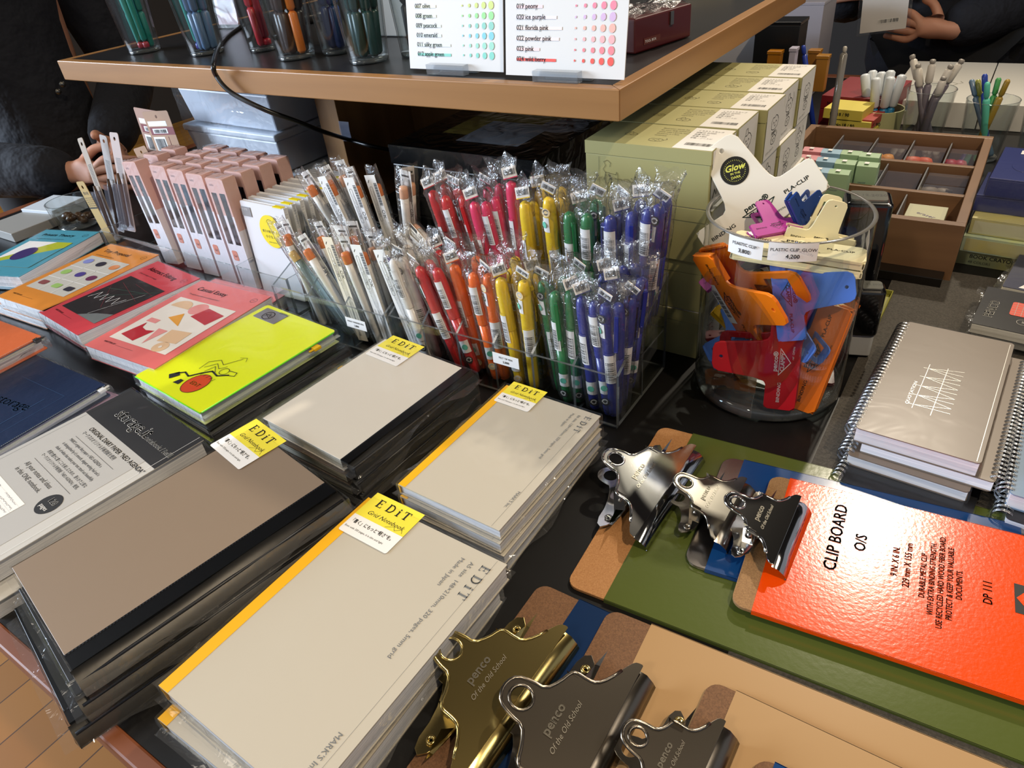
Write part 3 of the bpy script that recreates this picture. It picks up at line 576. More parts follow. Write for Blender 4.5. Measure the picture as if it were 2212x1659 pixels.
# bright yellow zip notebook with drawing
def art_yel(b,w,d,M):
    b.prism(rrect(w*.06,w*.38,d-.030,d-.006,.002),.0001,.0005,2,M); b.line([(p[0],p[1]) for p in circ(w*.2,d-.019,.0085,18)+[(w*.2+.0085,d-.019)]],.0012,.0007,1,M); b.line([(w*.16,d-.023),(w*.2,d-.014),(w*.24,d-.023),(w*.155,d-.018),(w*.245,d-.018)],.0008,.0007,1,M); b.text('SAMPLE',.0055,1,M,w*.26,d-.0085,.0007,rot=-.0)
    # plain generic drawing: a figure leaning on a red ball
    c=(w*.60,.030)
    b.flat(circ(c[0],c[1],.015,24,.018),.0004,3,M); b.line(circ(c[0],c[1],.015,24,.018)+[(c[0]+.015,c[1])],.0006,.0006,1,M); b.text('EDiT',.008,4,M,c[0],c[1]-.004,.0006,al='c',bold=.0002)
    for x in (0,1,2,3,4): b.line([(c[0]-.012+.006*x,c[1]+.013),(c[0]-.011+.006*x,c[1]+.017)],.0006,.0006,1,M)
    b.line([(w*.30,.030),(w*.36,.037),(w*.44,.034),(w*.5,.046),(w*.56,.055),(w*.66,.052),(w*.74,.06)],.0022,.0005,1,M)
    b.flat([(w*.26,.024),(w*.32,.019),(w*.36,.030),(w*.31,.034)],.0005,1,M); b.flat([(w*.40,.017),(w*.47,.018),(w*.46,.026),(w*.42,.026)],.0005,1,M)
    b.line([(w*.42,.05),(w*.40,.065),(w*.48,.075),(w*.56,.07),(w*.6,.08),(w*.64,.09)],.0007,.0005,1,M); b.line([(w*.44,.055),(w*.5,.068),(w*.58,.062),(w*.62,.07)],.0007,.0005,1,M); b.line([(w*.5,.05),(w*.52,.063),(w*.6,.055)],.0007,.0005,1,M)
    b.line(circ(w*.66,.062,.006,14)+[(w*.66+.006,.062)],.0008,.0005,1,M); b.line([(w*.69,.066),(w*.78,.068),(w*.80,.062),(w*.72,.058)],.0009,.0005,1,M); b.line([(w*.60,.09),(w*.66,.094),(w*.70,.088)],.0005,.0005,1,M)
    return [INK,mat('silver_patch','8d8f92',.3,.6),mat('drawing_red','d0461c',.5),mat('drawing_gold','e0a030',.5)]
YC=mat('fluorescent_yellow','e2ee20',.35,spec=.5)
a,an,w,d=qframe((290,812),(578,658),(712,723),.044)
o=thing('zip_notebook','fluorescent yellow zip notebook with a line drawing and red ball on its cover','notebook',fr(a,an,.028))
b=MB(); b.box(.002,w-.004,.002,d-.003,.001,.0145); b.build('page_block',EDGE,o)
b=MB(); M=Tr(0,0,.016); b.prism(rrect(0,w,0,d,.005),-.001,0,0,M); mm=art_yel(b,w,d,M); b.build('front_cover',[YC]+mm,o)
b=MB(); b.tube([(w,.002,.0155),(w,d-.004,.0155)],.0009,6); b.tube([(.002,0,.0155),(w,0,.0155)],.0008,6); b.build('piping',mat('neon_green','7dff12',.4),o)
b=MB(); b.box(w,w+.006,.0,d,.010,.0108); b.build('zip_edge',clear('zip_clear',(.9,.92,.9),1.5,.1,milk=.35,milkc='d5dcd8'),o)
b=MB(); b.box(-.004,.004,-.005,.005,0,.004); b.box(-.0015,.0015,-.011,-.004,.001,.003); b.build('zip_slider',mat('yellow_slider','e8b81a',.4),o,bevel=.0008,M=Tr(w+.004,d-.036,.0105))
b=MB(); b.box(0,w,0,d,0,.001); b.build('back_cover',mat('pale_lime','dfe8a0',.4),o)
sleeve(w,d,.0168,o,seed=60,flap=.003)
o=planner('zip_notebook','clear edged zip notebook with yellow slider, lowest under the fluorescent yellow one',a+Vector((.012,-.004,0)),an-.02,.0005,w,d,.0125,mat('lime_vinyl','b9cf2c',.4),None,zipw=.022,lab=False,seed=61,strip=clear('strip_clear',(.85,.88,.86),1.5,.12,milk=.4,milkc='a9b3a4'),edge=EDGE)
b=MB(); b.box(-.004,.004,-.004,.004,0,.004); b.box(-.0015,.0015,-.011,-.004,.001,.003); b.build('zip_slider',mat('yellow_slider','e8b81a',.4),o,bevel=.0008,M=Tr(w+.014,d-.02,.010))
planner('zip_notebook','black zip notebook between the fluorescent yellow one and the clear one',a+Vector((.006,-.002,0)),an-.01,.0138,w,d,.0132,VINYL,None,zipw=.014,lab=False,seed=62,edge=EDGE)
# left edge: zip pouches
def pouch(label,L,T,R,z,t,hexc,name,slider,sh,art=None,seed=1,group='zip pouches at the left edge'):
    a,an,w,d=qframe(L,T,R,z); o=thing('zip_pouch',label,'zip pouch',fr(a,an,z-t),group)
    c=mat(name,hexc,.35,spec=.5,bump=(45,.35,.003))
    b=MB(); b.box(.002,w-.006,.002,d-.002,.001,t-.002); b.build('page_block',EDGE,o)
    b=MB(); M=Tr(0,0,t); b.prism(rrect(0,w,0,d,.003),-.0015,0,0,M); mm=[c]
    if art: mm+=art(b,w,d,M)
    b.prism(rrect(0,w,0,d,.003),-t,-t+.001,0,M); b.build('cover',mm,o)
    b=MB(); b.box(w,w+.005,0,d,t-.004,t-.003); 
    for i in range(int(d/.002)): b.box(w-.001,w,i*.002,i*.002+.001,0,.0003,0,M)
    b.build('zip_edge',clear('zip_clear',(.9,.92,.9),1.5,.1,milk=.35,milkc='d5dcd8'),o)
    b=MB(); b.box(-.005,.005,-.004,.004,0,.004); b.box(-.0015,.0015,.003,.010,.001,.003); b.build('zip_slider',mat(slider,sh,.4),o,bevel=.0008,M=Tr(w+.001,d-.008,t-.004))
    sleeve(w,d,t+.0006,o,seed=seed,flap=.010,amp=.0008,hx=(0,.008)); return o
def art_navy(b,w,d,M):
    b.text('storage',.020,1,M,w*.42,d*.60,.0003,rot=.1,bold=.0004); b.text('.it',.020,1,M,w*.55,d*.48,.0003,rot=.1,bold=.0004); b.line([(w*.1,d*.35),(w*.75,d*.35),(w*.75,d*.75)],.0008,.0003,1,M); b.line([(w*.12,d*.30),(w*.80,d*.30)],.0005,.0003,1,M); b.line([(w*.3,d*.82),(w*.85,d*.82),(w*.85,d*.4)],.0004,.0003,1,M)
    return [mat('navy_deboss','34527c',.4)]
pouch('navy blue zip pouch with pressed lettering and white slider at the left edge',(-330,960),(62,760),(222,836),.036,.015,'1c2b4a','navy_vinyl','white_slider','dadde2',art_navy,seed=70)
pouch('lilac pink zip pouch with blue slider under the navy one',(-330,1010),(70,788),(236,880),.0195,.017,'a98aa6','lilac_vinyl','blue_slider','2358c8',None,seed=71)
pouch('coral orange zip pouch with black slider at the left edge of the photo',(-330,762),(-95,658),(66,738),.056,.0185,'cf6a3f','coral_vinyl','black_slider','1b1b1d',None,seed=72)

# ---------------------------------------------------------------- acrylic racks
def wall_(b,p,q,z0a,z0b,z1a,z1b,th=.0028):
    """upright acrylic sheet from p to q; lower and upper heights at both ends; faces material 0, top and side edges material 1"""
    p=Vector((p[0],p[1],0)); q=Vector((q[0],q[1],0)); n=(q-p).normalized(); n=Vector((-n.y,n.x,0))*th/2
    vs=[p-n+Vector((0,0,z0a)),q-n+Vector((0,0,z0b)),q-n+Vector((0,0,z1b)),p-n+Vector((0,0,z1a)),p+n+Vector((0,0,z0a)),q+n+Vector((0,0,z0b)),q+n+Vector((0,0,z1b)),p+n+Vector((0,0,z1a))]
    b.add(vs,[(0,1,2,3),(7,6,5,4),(3,2,6,7),(1,0,4,5),(1,5,6,2),(0,3,7,4)],[0,0,1,1,1,1])
def floor_(b,x0,x1,y0,y1,z,th=.0025):
    vs=[(x,y,zz) for zz in (z,z+th) for x,y in ((x0,y0),(x1,y0),(x1,y1),(x0,y1))]
    b.add(vs,[(3,2,1,0),(4,5,6,7),(0,1,5,4),(1,2,6,5),(2,3,7,6),(3,0,4,7)],[0,0,1,1,1,1])
def price_tag(parent,M,l1,l2,w=.034,h=.014):
    b=MB(); b.box(-w/2,w/2,-.0004,0,-h/2,h/2,0,M); Q=M@Tr(0,-.0006,0)@Rx(PI/2)
    b.text(l1,h*.22,1,Q,0,h*.08,0,al='c',bold=.00005); b.text(l2,h*.27,1,Q,0,-h*.30,0,al='c',bold=.0001); return b.build('price_tag',[PAPER,INK],parent)
def rack(label,x0,x1,y0,y1,zf,zb,n,group,zt=.055,lip=.0):
    o=thing('acrylic_rack',label,'display rack',Tr(x0,y0,0),group); Z=Vector((x0,y0,0)); P=lambda x,y:(x-x0,y-y0)
    ym=(y0+y1)/2; zm=zf+(zb-zf)*.5
    def mk(name,f):
        b=MB(); f(b); return b.build(name,[ACR,ACRE],o)
    mk('base',lambda b:floor_(b,0,x1-x0,0,y1-y0,.001))
    mk('front_panel',lambda b:wall_(b,P(x0,y0),P(x1,y0),.0036,.0036,zf,zf))
    mk('tier_front_panel',lambda b:wall_(b,P(x0,ym),P(x1,ym),.0036,.0036,zm+.012,zm+.012))
    mk('tier_shelf',lambda b:floor_(b,0,x1-x0,ym-y0+.002,y1-y0-.002,zt))
    mk('back_panel',lambda b:wall_(b,P(x0,y1),P(x1,y1),.0036,.0036,zb,zb))
    for x in (x0,x1): mk('side_panel',lambda b:wall_(b,P(x,y0+.002),P(x,y1-.002),.0036,.0036,zf,zb))
    for i in range(1,n):
        x=x0+(x1-x0)*i/n
        mk('divider',lambda b:wall_(b,P(x,y0+.002),P(x,ym-.002),.0036,.0036,zf-.002,zm+.01)); mk('divider',lambda b:wall_(b,P(x,ym+.002),P(x,y1-.002),zt+.003,zt+.003,zm+.01,zb-.002))
    return o
RY0,RY1=.533,.656
rk=rack('clear acrylic rack of many compartments full of coloured felt-tip pens',-.358,-.057,RY0,RY1,.066,.122,6,'clear acrylic racks')
price_tag(rk,Tr(at(1102,770,.05).x+.358,-.0022,.050),'FELT TIP PEN','2,000')
rm=rack('smaller clear acrylic rack holding white marker pens',-.562,-.364,RY0-.004,RY1,.066,.118,3,'clear acrylic racks')
price_tag(rm,Tr(.150,-.0022,.044),'PAINT MARKER PEN','1,800')
# long low tray
TY=.560
def low_tray():
    x0,x1,y0,y1,h=-1.04,-.572,TY,.80,.058
    o=thing('acrylic_tray','long low clear acrylic tray holding pink pen boxes and white notepads','tray',Tr(x0,y0,0))
    def mk(name,f):
        b=MB(); f(b); return b.build(name,[ACR,ACRE],o)
    mk('base',lambda b:floor_(b,0,x1-x0,0,y1-y0,.001)); mk('front_panel',lambda b:wall_(b,(0,0),(x1-x0,0),.0036,.0036,h,h)); mk('back_panel',lambda b:wall_(b,(0,y1-y0),(x1-x0,y1-y0),.0036,.0036,h,h))
    mk('side_panel',lambda b:wall_(b,(0,.002),(0,y1-y0-.002),.0036,.0036,h,h)); mk('side_panel',lambda b:wall_(b,(x1-x0,.002),(x1-x0,y1-y0-.002),.0036,.0036,h,h))
    mk('divider',lambda b:wall_(b,(.3595,.002),(.3595,y1-y0-.002),.0036,.0036,h,h))
low_tray()

# ---------------------------------------------------------------- coloured felt-tip pens in clear bags
RECY=MB
def recycle_mark(b,M,r,mi,mi2):
    b.flat(circ(0,0,r,18),0,mi,M); b.line([(r*.6*math.cos(a*.35+.4),r*.6*math.sin(a*.35+.4)) for a in range(9)],r*.3,.0001,mi2,M); b.line([(r*.45*math.cos(a*.35+3.6),r*.45*math.sin(a*.35+3.6)) for a in range(8)],r*.3,.0001,mi2,M)
def curved(b,x0,x1,z0,z1,R,mi,n=5,sx=1.0):
    """patch wrapped on a cylinder of radius R about z, facing -y, local x measured as arc"""
    vs=[];fs=[]
    for i in range(n+1):
        a=(x0+(x1-x0)*i/n)/R; vs+=[(R*math.sin(a),-R*math.cos(a),z0),(R*math.sin(a),-R*math.cos(a),z1)]
    for i in range(n): fs.append((2*i,2*i+2,2*i+3,2*i+1))
    b.add(vs,fs,mi,None,True)
LBL=mat('label_white','ecebea',.45); MINT=mat('mint_print','5fc4a8',.5)
_pen={}
def felt_pen(col,hexc,var):
    """pen standing on its tip end, z up, bagged; returns meshes dict"""
    c=mat('pen_plastic_'+col,hexc,.32,spec=.5,coat=.3)
    o=thing('felt_tip_pen','x','pen',Matrix())
    b=MB(); b.lathe([(.0040,0),(.0058,.002),(.0064,.012),(.0066,.040),(.0066,.074)],16); b.build('barrel',c,o)
    b=MB(); b.lathe([(.0071,.074),(.0072,.0745),(.0070,.118),(.0064,.128),(.0050,.1335),(.0018,.136),(.0001,.136)],16)
    b.build('cap',c,o)
    b=MB(); b.box(-.0022,.0022,-.0104,-.0088,.084,.126); b.box(-.0018,.0018,-.0096,-.0060,.122,.127); b.lathe([(.0001,0),(.002,.001),(.0001,.002)],8,0,Tr(0,-.0094,.084)); b.build('clip',c,o,bevel=.0006,M=Rz((.6,2.4,-1.9,3.3)[var]))
    # bag label with barcode
    z0=(.070,.046,.088,.060)[var]; R=.0078
    b=MB(); curved(b,-.0065,.0065,z0,z0+.036,R,0)
    rn=random.Random(var+3); z=z0+.002
    while z<z0+.025:
        h=rn.choice((.0004,.0007,.0011)); curved(b,-.0050,.0048,z,z+h,R+.0001,1,3); z+=h+rn.choice((.0004,.0008))
    curved(b,-.0065,.0065,z0+.034,z0+.036,R+.0001,2); b.build('barcode_label',[LBL,INK,c],o,M=Rz((-.25,.5,0,-.6)[var]))
    b=MB(); zz=(.024,.100,.030,.022)[var]; curved(b,-.006,.006,zz,zz+.016,R-.0002,0); b.build('printed_patch',[LBL,MINT],o,M=Rz((.3,-.7,.5,0)[var]))
    ch=o.children[-1]
    bb=MB(); Q=Tr(0,-R-.0002,zz+.008)@Rx(PI/2); bb.flat(circ(0,0,.0036,14),0,0,Q); bb.build('mint_logo',MINT,ch)
    b=MB(); recycle_mark(b,Tr(0,-R-.0003,zz+(-.009 if var!=1 else .022))@Rx(PI/2),.0048,0,1); b.build('round_mark',[INK if col not in('yellow','orange') else mat('mark_pale','f6d9a0',.5),LBL],o,M=Rz((.1,-.2,.4,.2)[var]))
    # bag
    rn=random.Random(var*7+1); N=14; prof=[]; levels=[0.0,.006,.02,.04,.06,.08,.1,.12,.134,.141,.146,.152,.160]
    def bag(u,v):
        z=v*.162; k=0 if z<.134 else (z-.134)/.028
        a=2*PI*u; rx=.0106+.0035*k; ry=.0094*(1-k*.93)+.0003
        if z<.008: ry*= .3+.7*z/.008
        j=noise.noise(Vector((math.cos(a)*2.2+var*5,math.sin(a)*2.2,z*(60 if k==0 else 150))))
        rr=1+ (.10 if k==0 else .35)*j
        tw=k*(.5-var*.33)
        x=rx*rr*math.cos(a); y=ry*rr*math.sin(a)-.0+k*.004*math.sin(var*2+v*40)
        return (x*math.cos(tw)-y*math.sin(tw),x*math.sin(tw)+y*math.cos(tw),z-.0005+(.004*j*k)+ (.003*math.sin(a*2+var) if v>.99 else 0))
    b=MB(); b.grid(18,30,bag); b.build('clear_bag',FILMB,o)
    if var in (1,3):
        b=MB(); b.box(-.0075,.0075,-.0004,.0004,-.0055,.0055,0); b.bars(-.006,.006,-.003,.003,.0001,1,Tr(0,-.0006,0)@Rx(PI/2),seed=var); b.box(-.0075,.0075,-.0005,.0005,-.0065,-.0055,2)
        b.build('flap_label',[LBL,INK,c],o,M=Tr(.002,-.003,.147)@Ry(.9-var*.4)@Rx(.7-.3*var)@Rz(.3*var-.3))
    return o
FILMB=clear('pen_bag_film',(.96,.96,.96),1.5,.11,bump=(130,.7,.003),milk=.02)
PC={'red':'c4161c','pink':'e0205c','orange':'f26a12','yellow':'ecc60d','green':'12713c','blue':'1c2a86','white':'e6e5e1'}
# (px,py) of the cap top, depth plane y, colour
ZT=.0605
pens=[]
def P_(row,col,lst):
    for (x,y,yy,bx) in lst: pens.append((row,col,x,y,yy,bx))
# bx: how far the tip sits to the right of the cap top, metres
P_('back','red',[(935,418,.622,.030),(962,428,.612,.028),(985,408,.634,.026),(1000,428,.618,.024),(958,400,.640,.024)])
P_('back','pink',[(1024,440,.606,.022),(1052,452,.610,.020),(1052,405,.640,.012),(1078,398,.624,.008),(1103,392,.618,.004),(1070,425,.616,.014)])
P_('back','yellow',[(1133,435,.610,.004),(1150,436,.622,.006),(1184,426,.608,.004),(1205,428,.628,.002),(1165,410,.642,.004),(1212,405,.642,.0)])
P_('back','green',[(1229,458,.608,.003),(1250,446,.624,.002),(1268,462,.606,0),(1288,432,.622,-.002),(1262,425,.642,0)])
P_('back','blue',[(1318,466,.606,0),(1346,436,.632,-.002),(1366,458,.610,-.003),(1384,432,.630,-.004),(1402,448,.610,-.006),(1424,442,.614,-.010),(1440,425,.634,-.012),(1340,462,.616,0)])
P_('front','white',[(838,562,.560,.030),(858,585,.545,.022),(880,592,.552,.020),(893,578,.580,.018)])
P_('front','red',[(908,585,.545,.036),(930,575,.562,.034),(955,565,.584,.026),(950,600,.548,.030),(985,560,.586,.018)])
P_('front','orange',[(985,590,.558,.016),(1021,592,.548,.012),(1053,592,.550,.004),(1030,570,.582,.006)])
P_('front','yellow',[(1080,600,.548,.010),(1106,592,.572,.006),(1130,606,.547,.000),(1112,555,.586,.004),(1150,600,.572,0)])
P_('front','green',[(1172,607,.556,.012),(1199,630,.545,.006),(1232,630,.548,.002),(1216,598,.572,.003),(1252,590,.586,.0)])
P_('front','blue',[(1256,640,.546,.010),(1285,664,.545,.012),(1310,682,.545,.012),(1336,664,.550,.004),(1305,590,.584,.0),(1345,575,.580,0),(1362,640,.560,-.004),(1388,600,.578,-.008),(1322,610,.572,0),(1372,570,.588,-.004)])
cnt={}; tot={}
for r in pens: tot[(r[0],r[1])]=tot.get((r[0],r[1]),0)+1
srt={}
for i,r in enumerate(pens): srt.setdefault((r[0],r[1]),[]).append((r[2],i))
rank={}
for k,l in srt.items():
    for n,(x,i) in enumerate(sorted(l)): rank[i]=n
proto={}
for i,(row,col,x,y,yy,bx) in enumerate(pens):
    p=aty(x,y,yy); z0=.0042 if row=='front' else ZT-.002
    top=Vector((p.x,p.y,p.z)); yb=min(yy+.004,RY1-.010 if row=='back' else .583); bot=Vector((max(min(p.x+bx,-.068),-.348),yb,z0))
    d=(top-bot); L=d.length
    # keep the true pen length: lift along its own axis when bunched pens stand high
    dz=d.normalized(); base=top-dz*.1355
    if base.z<z0: base=base+dz*((z0-base.z)/dz.z)
    v=(i*7+len(col))%4
    xa=Vector((0,-1,0)).cross(dz).normalized(); ya=dz.cross(xa).normalized(); R=Matrix((xa,ya,dz)).transposed()
    R3=R.to_4x4()
    if (xa.cross(ya)).dot(dz)<0: R3=R3@Sc(-1,1,1)
    M=Tr(*base)@R3@Rz(random.uniform(-.35,.35)+PI)
    nm='bagged %s felt-tip pen, %s of %d from the left in the %s row'%(col,ORD[rank[i]],tot[(row,col)],row)
    gp='bagged %s pens in the %s row of the rack'%(col,row)
    if (col,v) not in proto:
        o=felt_pen(col,PC[col],v); o.matrix_world=M; o['label']=nm; o['group']=gp; proto[(col,v)]=o
    else: dup(proto[(col,v)],M,nm,gp)
# ---------------------------------------------------------------- white marker pens in flat clear bags
ORG=mat('marker_orange','d9762c',.45); PEACH=mat('marker_peach','e6b08e',.45); MAG=mat('marker_magenta','b83468',.45); VIO=mat('marker_violet','5a3fa0',.45); WHP=mat('marker_white','e9e8e4',.35); CREAMC=mat('insert_cream','e8dcc8',.6)
CLEARB=clear('clear_pen_barrel',(.80,.90,.93),1.4,.05,milk=.12,milkc='cfe6ea')
def marker(endm,card,cardm=None,body=None):
    o=thing('marker_pen','x','pen',Matrix()); 
    b=MB(); b.lathe([(.0035,.003),(.0050,.006),(.0052,.10),(.0052,.118)],14); b.build('barrel',body or WHP,o)
    b=MB(); b.lathe([(.0053,.118),(.0054,.1185),(.0054,.129),(.0046,.132),(.0001,.1325)],14); b.build('end_cap',endm,o)
    b=MB(); b.box(-.0085,.0085,.0058,.0064,.002,.150)
    Q=Tr(0,.0057,0)@Rx(PI/2)
    if card=='front': b=MB(); b.box(-.0085,.0085,-.0068,-.0062,.002,.146); Q=Tr(0,-.0069,0)@Rx(PI/2)
    y=0.0001
    b.bars(.003,.0075,.112,.140,y,1,Q,seed=4) if card!='front' else [b.rect(.003,.0078,.108+.0011*i,.1085+.0011*i+(.0003 if i%3 else 0),y,1,Q) for i in range(26)]
    b.line(rrect(-.0052,-.0008,.088,.132,.0018,3)+[(-.0008,.1302)],.00035,y,1,Q); b.line([(-.003,.140),(-.0052,.137)],.0008,y,1,Q)
    b.text('水性 サインペン',.0026,1,Q,-.0018,.093,y,rot=PI/2); b.text('PAINT MARKER',.0028,1,Q,.0014,.030,y,rot=PI/2)
    b.line([(p[0],p[1]) for p in circ(.005,.100,.0022,12)+[(.0072,.1)]],.0005,y,1,Q); b.line([(.003,.092),(.007,.096),(.003,.096),(.007,.092)],.0005,y,1,Q)
    for k in (-.005,0,.005): b.line([(k,.02),(k,.06)],.0003,y,1,Q)
    b.rect(-.006,.006,.142,.1445,y,1,Q) if card!='front' else None
    b.build('printed_card',[cardm or LBL,INK],o)
    b=MB(); b.grid(14,16,lambda u,v:((.0105)*math.cos(2*PI*u),(.0072+.0008*math.sin(9*v+u*12))*math.sin(2*PI*u)*(1-.85*max(0,(v-.86)/.14))*(.25+.75*min(1,v/.04)),.156*v+.002*math.sin(u*20)*(v>.97))); b.build('clear_bag',FILMB,o); return o
mk={'orange':marker(ORG,'back'),'orange card':marker(ORG,'front'),'peach':marker(PEACH,'back'),'peach card':marker(PEACH,'front',CREAMC),'magenta':marker(MAG,'back'),'violet':marker(VIO,'front'),'clear':marker(mat('clear_amber','c9a860',.4),'back',None,CLEARB)}
for k in list(mk): mk[k].matrix_world=Tr(0,0,-5)
used=set()
def put_marker(kind,top,yt,bot,yb,z0,label,group,spin=0):
    p=aty(*top,yt)
    if bot is None: q=Vector((p.x,yt,z0))
    else: q=at(*bot,z0) if yb is None else Vector((aty(*top,yt).x+bot,yb,z0))
    dz=(p-q).normalized(); base=p-dz*.148
    if base.z<z0: base+=dz*((z0-base.z)/max(dz.z,.2))
    xa=Vector((0,1,0)).cross(dz); xa=xa.normalized(); ya=dz.cross(xa)
    M=Tr(*base)@Matrix((xa,ya,dz)).transposed().to_4x4()@Rz(spin)
    if kind in used: return dup(mk[kind],M,label,group)
    used.add(kind); o=mk[kind]; o.matrix_world=M; o['label']=label; o['group']=group; return o
G1='bagged white markers in the back row of the smaller rack'; G2='bagged white markers in the front row of the smaller rack'
for k,top,y,bx,by,lb,sp in (('orange',(672,408),.606,.050,.62,'orange-ended marker leaning left, leftmost in the back row of the smaller rack',0),
 ('orange',(708,388),.622,.045,.63,'orange-ended marker, second from the left in the back row of the smaller rack',.3),('orange card',(712,398),.604,.035,.61,'white card marker in front of the second orange-ended marker, back row',-.1),
 ('peach',(738,378),.634,.03,.64,'peach-ended marker, tallest of the middle bunch in the back row',.1),('orange',(752,382),.616,.03,.62,'orange-ended marker beside the tallest peach-ended one, back row',0),
 ('orange card',(762,386),.604,.022,.61,'white card marker with an outlined arrow box, middle of the back row',0),('orange card',(806,377),.618,.02,.62,'upright white card marker standing apart before the dark wood panel',0),
 ('peach',(870,398),.622,-.012,.62,'peach-ended marker leaning right, back row beside the coloured pens',0),('peach',(888,400),.636,-.016,.63,'rightmost peach-ended marker behind the others, back row',1.2)):
    put_marker(k,top,y,bx,by,.0585,lb,G1,sp)
for k,top,y,bx,by,lb,sp in (('clear',(608,512),.560,.055,.57,'orange-capped marker at the left front corner of the smaller rack',0),('orange',(617,505),.553,.03,.55,'orange-ended marker nearest the left front corner of the smaller rack',0),
 ('clear',(630,545),.548,.075,.55,'clear-barrelled marker leaning steeply in the front left compartment',0),('orange',(655,530),.546,.062,.55,'orange-ended marker leaning across the front left compartment',.1),
 ('orange',(685,498),.566,.035,.57,'orange-ended marker standing behind the leaning ones, front row',0),('orange card',(735,498),.578,.012,.58,'white card marker at the back of the middle front compartment',0),
 ('peach card',(726,542),.548,.014,.55,'cream card marker with square code, middle front compartment',0),('peach',(742,536),.560,.012,.56,'peach-ended marker behind the cream card one, front row',0),('orange',(750,560),.540,.020,.545,'orange-ended marker foremost in the middle front compartment',0),
 ('orange',(765,522),.576,.01,.575,'orange-ended marker at the back right of the middle front compartment',.2),('orange card',(785,552),.545,.014,.55,'white card marker leaning beside the foremost orange-ended one',0),('peach',(800,528),.560,.014,.56,'broad peach-ended marker in the front right compartment',0),
 ('violet',(828,542),.548,.030,.55,'white card marker with a violet cap, right front compartment of the smaller rack',0)):
    put_marker(k,top,y,bx,by,.0045,lb,G2,sp)
# two markers lying across the tops of the back compartments
for kind,pa,pb,yy,lb in (('magenta',(832,480),(900,545),.618,'magenta-ended marker lying slanted across the back compartments'),('peach card',(885,478),(945,545),.615,'cream card marker lying slanted next to the magenta-ended one')):
    p=aty(*pa,yy+.02); q=aty(*pb,yy-.02); dz=(p-q).normalized(); xa=Vector((0,1,0)).cross(dz).normalized(); ya=dz.cross(xa); M=Tr(*(p-dz*.148))@Matrix((xa,ya,dz)).transposed().to_4x4()@Rz(.0)
    if kind in used: dup(mk[kind],M,lb,'markers lying across the rack')
    else: used.add(kind); mk[kind].matrix_world=M; mk[kind]['label']=lb; mk[kind]['group']='markers lying across the rack'
for k in mk:
    if k not in used:
        for c in list(mk[k].children): bpy.data.objects.remove(c)
        bpy.data.objects.remove(mk[k])

# ---------------------------------------------------------------- pink pen boxes
PINK=mat('pink_box_card','d3aca3',.5); PINKW=mat('pale_box_front','e2e0e6',.5); WIN=clear('box_window',(.93,.95,.97),.9,.05)
def pink_box(pencol):
    o=thing('pen_box','x','box',Matrix()); w,t,h=.039,.022,.168
    pc=mat('boxed_pen_'+pencol,{'grey':'4d4446','blue':'3f6488','navy':'46557f','brown':'6a4a44','black':'2c2a2d'}[pencol],.35)
    b=MB(); wx=[(.004,.016),(.022,.035)]; z0,z1=.070,.148; f=.0006
    # front with two windows
    xs=[0,.004,.016,.022,.035,w]
    for i in range(5):
        if i in (1,3): b.box(xs[i],xs[i+1],0,f,z1,h,0); b.box(xs[i],xs[i+1],0,f,0,z0,1)
        else: b.box(xs[i],xs[i+1],0,f,z0+.045,h,0); b.box(xs[i],xs[i+1],0,f,z0,z0+.045,1); b.box(xs[i],xs[i+1],0,f,0,z0,1)
    b.box(0,w,t-f,t,0,h,0); b.box(0,f,f,t-f,0,h,0); b.box(w-f,w,f,t-f,0,h*.55,1); b.box(w-f,w,f,t-f,h*.55,h,0); b.box(f,w-f,f,t-f,0,.0006,0); b.prism(rrect(0,w,0,t,.004),h,h+.0012,0)
    Q=Tr(0,-.0002,0)@Rx(PI/2); b.text('SUSU',.004,2,Q,.006,.158,0); b.prism(rrect(.006,.018,.044,.060,.003),0,.0002,3,Q); b.text('Gel',.005,2,Q,.009,.050,.0004); b.text('0.5',.004,1,Q,.009,.046,.0004)
    b.build('carton',[PINK,PINKW,mat('box_print','6d5b60',.5),mat('salmon_logo','d98d77',.5)],o)
    b=MB(); 
    for a,c in wx: b.rect(a,c,z0,z1,0,0,Tr(0,.0004,0)@Rx(PI/2))
    b.build('windows',WIN,o)
    for a,c in wx:
        b=MB(); b.lathe([(.001,.012),(.0045,.03),(.0050,.146),(.003,.158),(.0005,.160)],12,0,Tr((a+c)/2,.009,0)); b.build('boxed_pen',pc,o)
    b=MB(); g=.0006
    b.grid(6,20,lambda u,v:(w*u,-g-.0004*abs(math.sin(v*31)),h*v)); b.grid(6,20,lambda u,v:(w+g,t*u,h*v)); b.grid(8,4,lambda u,v:(w*u,t*v,h+.0026+.0012*math.sin(u*9)*math.sin(v*5))); b.build('shrink_wrap',clear('shrink_film',(.98,.98,.99),.8,.12,bump=(60,.5,.003)),o)
    return o
pbp={}
gx=[-.944,-.874,-.824,-.774,-.724]
for r in range(4):
    for c in range(5):
        if c==0 and r>2: continue
        col=[['brown','grey','blue','navy','grey'],['grey','black','blue','brown','navy'],['navy','grey','brown','black','blue'],['grey','grey','navy','blue','black']][r][c]
        lean=.10 if c==0 else .05-.02*c
        M=Tr(gx[c]+.004*r,.585+.030*r+.006*(4-c)*.5,.0042+.0005)@Ry(-.22 if c==0 and r==0 else -.03)@Rx(-.03)
        if c==0 and r==0: M=Tr(-.925,.588,.0055)@Ry(-.11)@Rx(-.03)
        lb='pink pen box with window, %s column from the left, %s'%(ORD[c],('front row','second row','third row','last row')[r])
        if col in pbp: dup(pbp[col],M,lb,'pink pen boxes in the long tray')
        else: o=pink_box(col); o.matrix_world=M; o['label']=lb; o['group']='pink pen boxes in the long tray'; pbp[col]=o
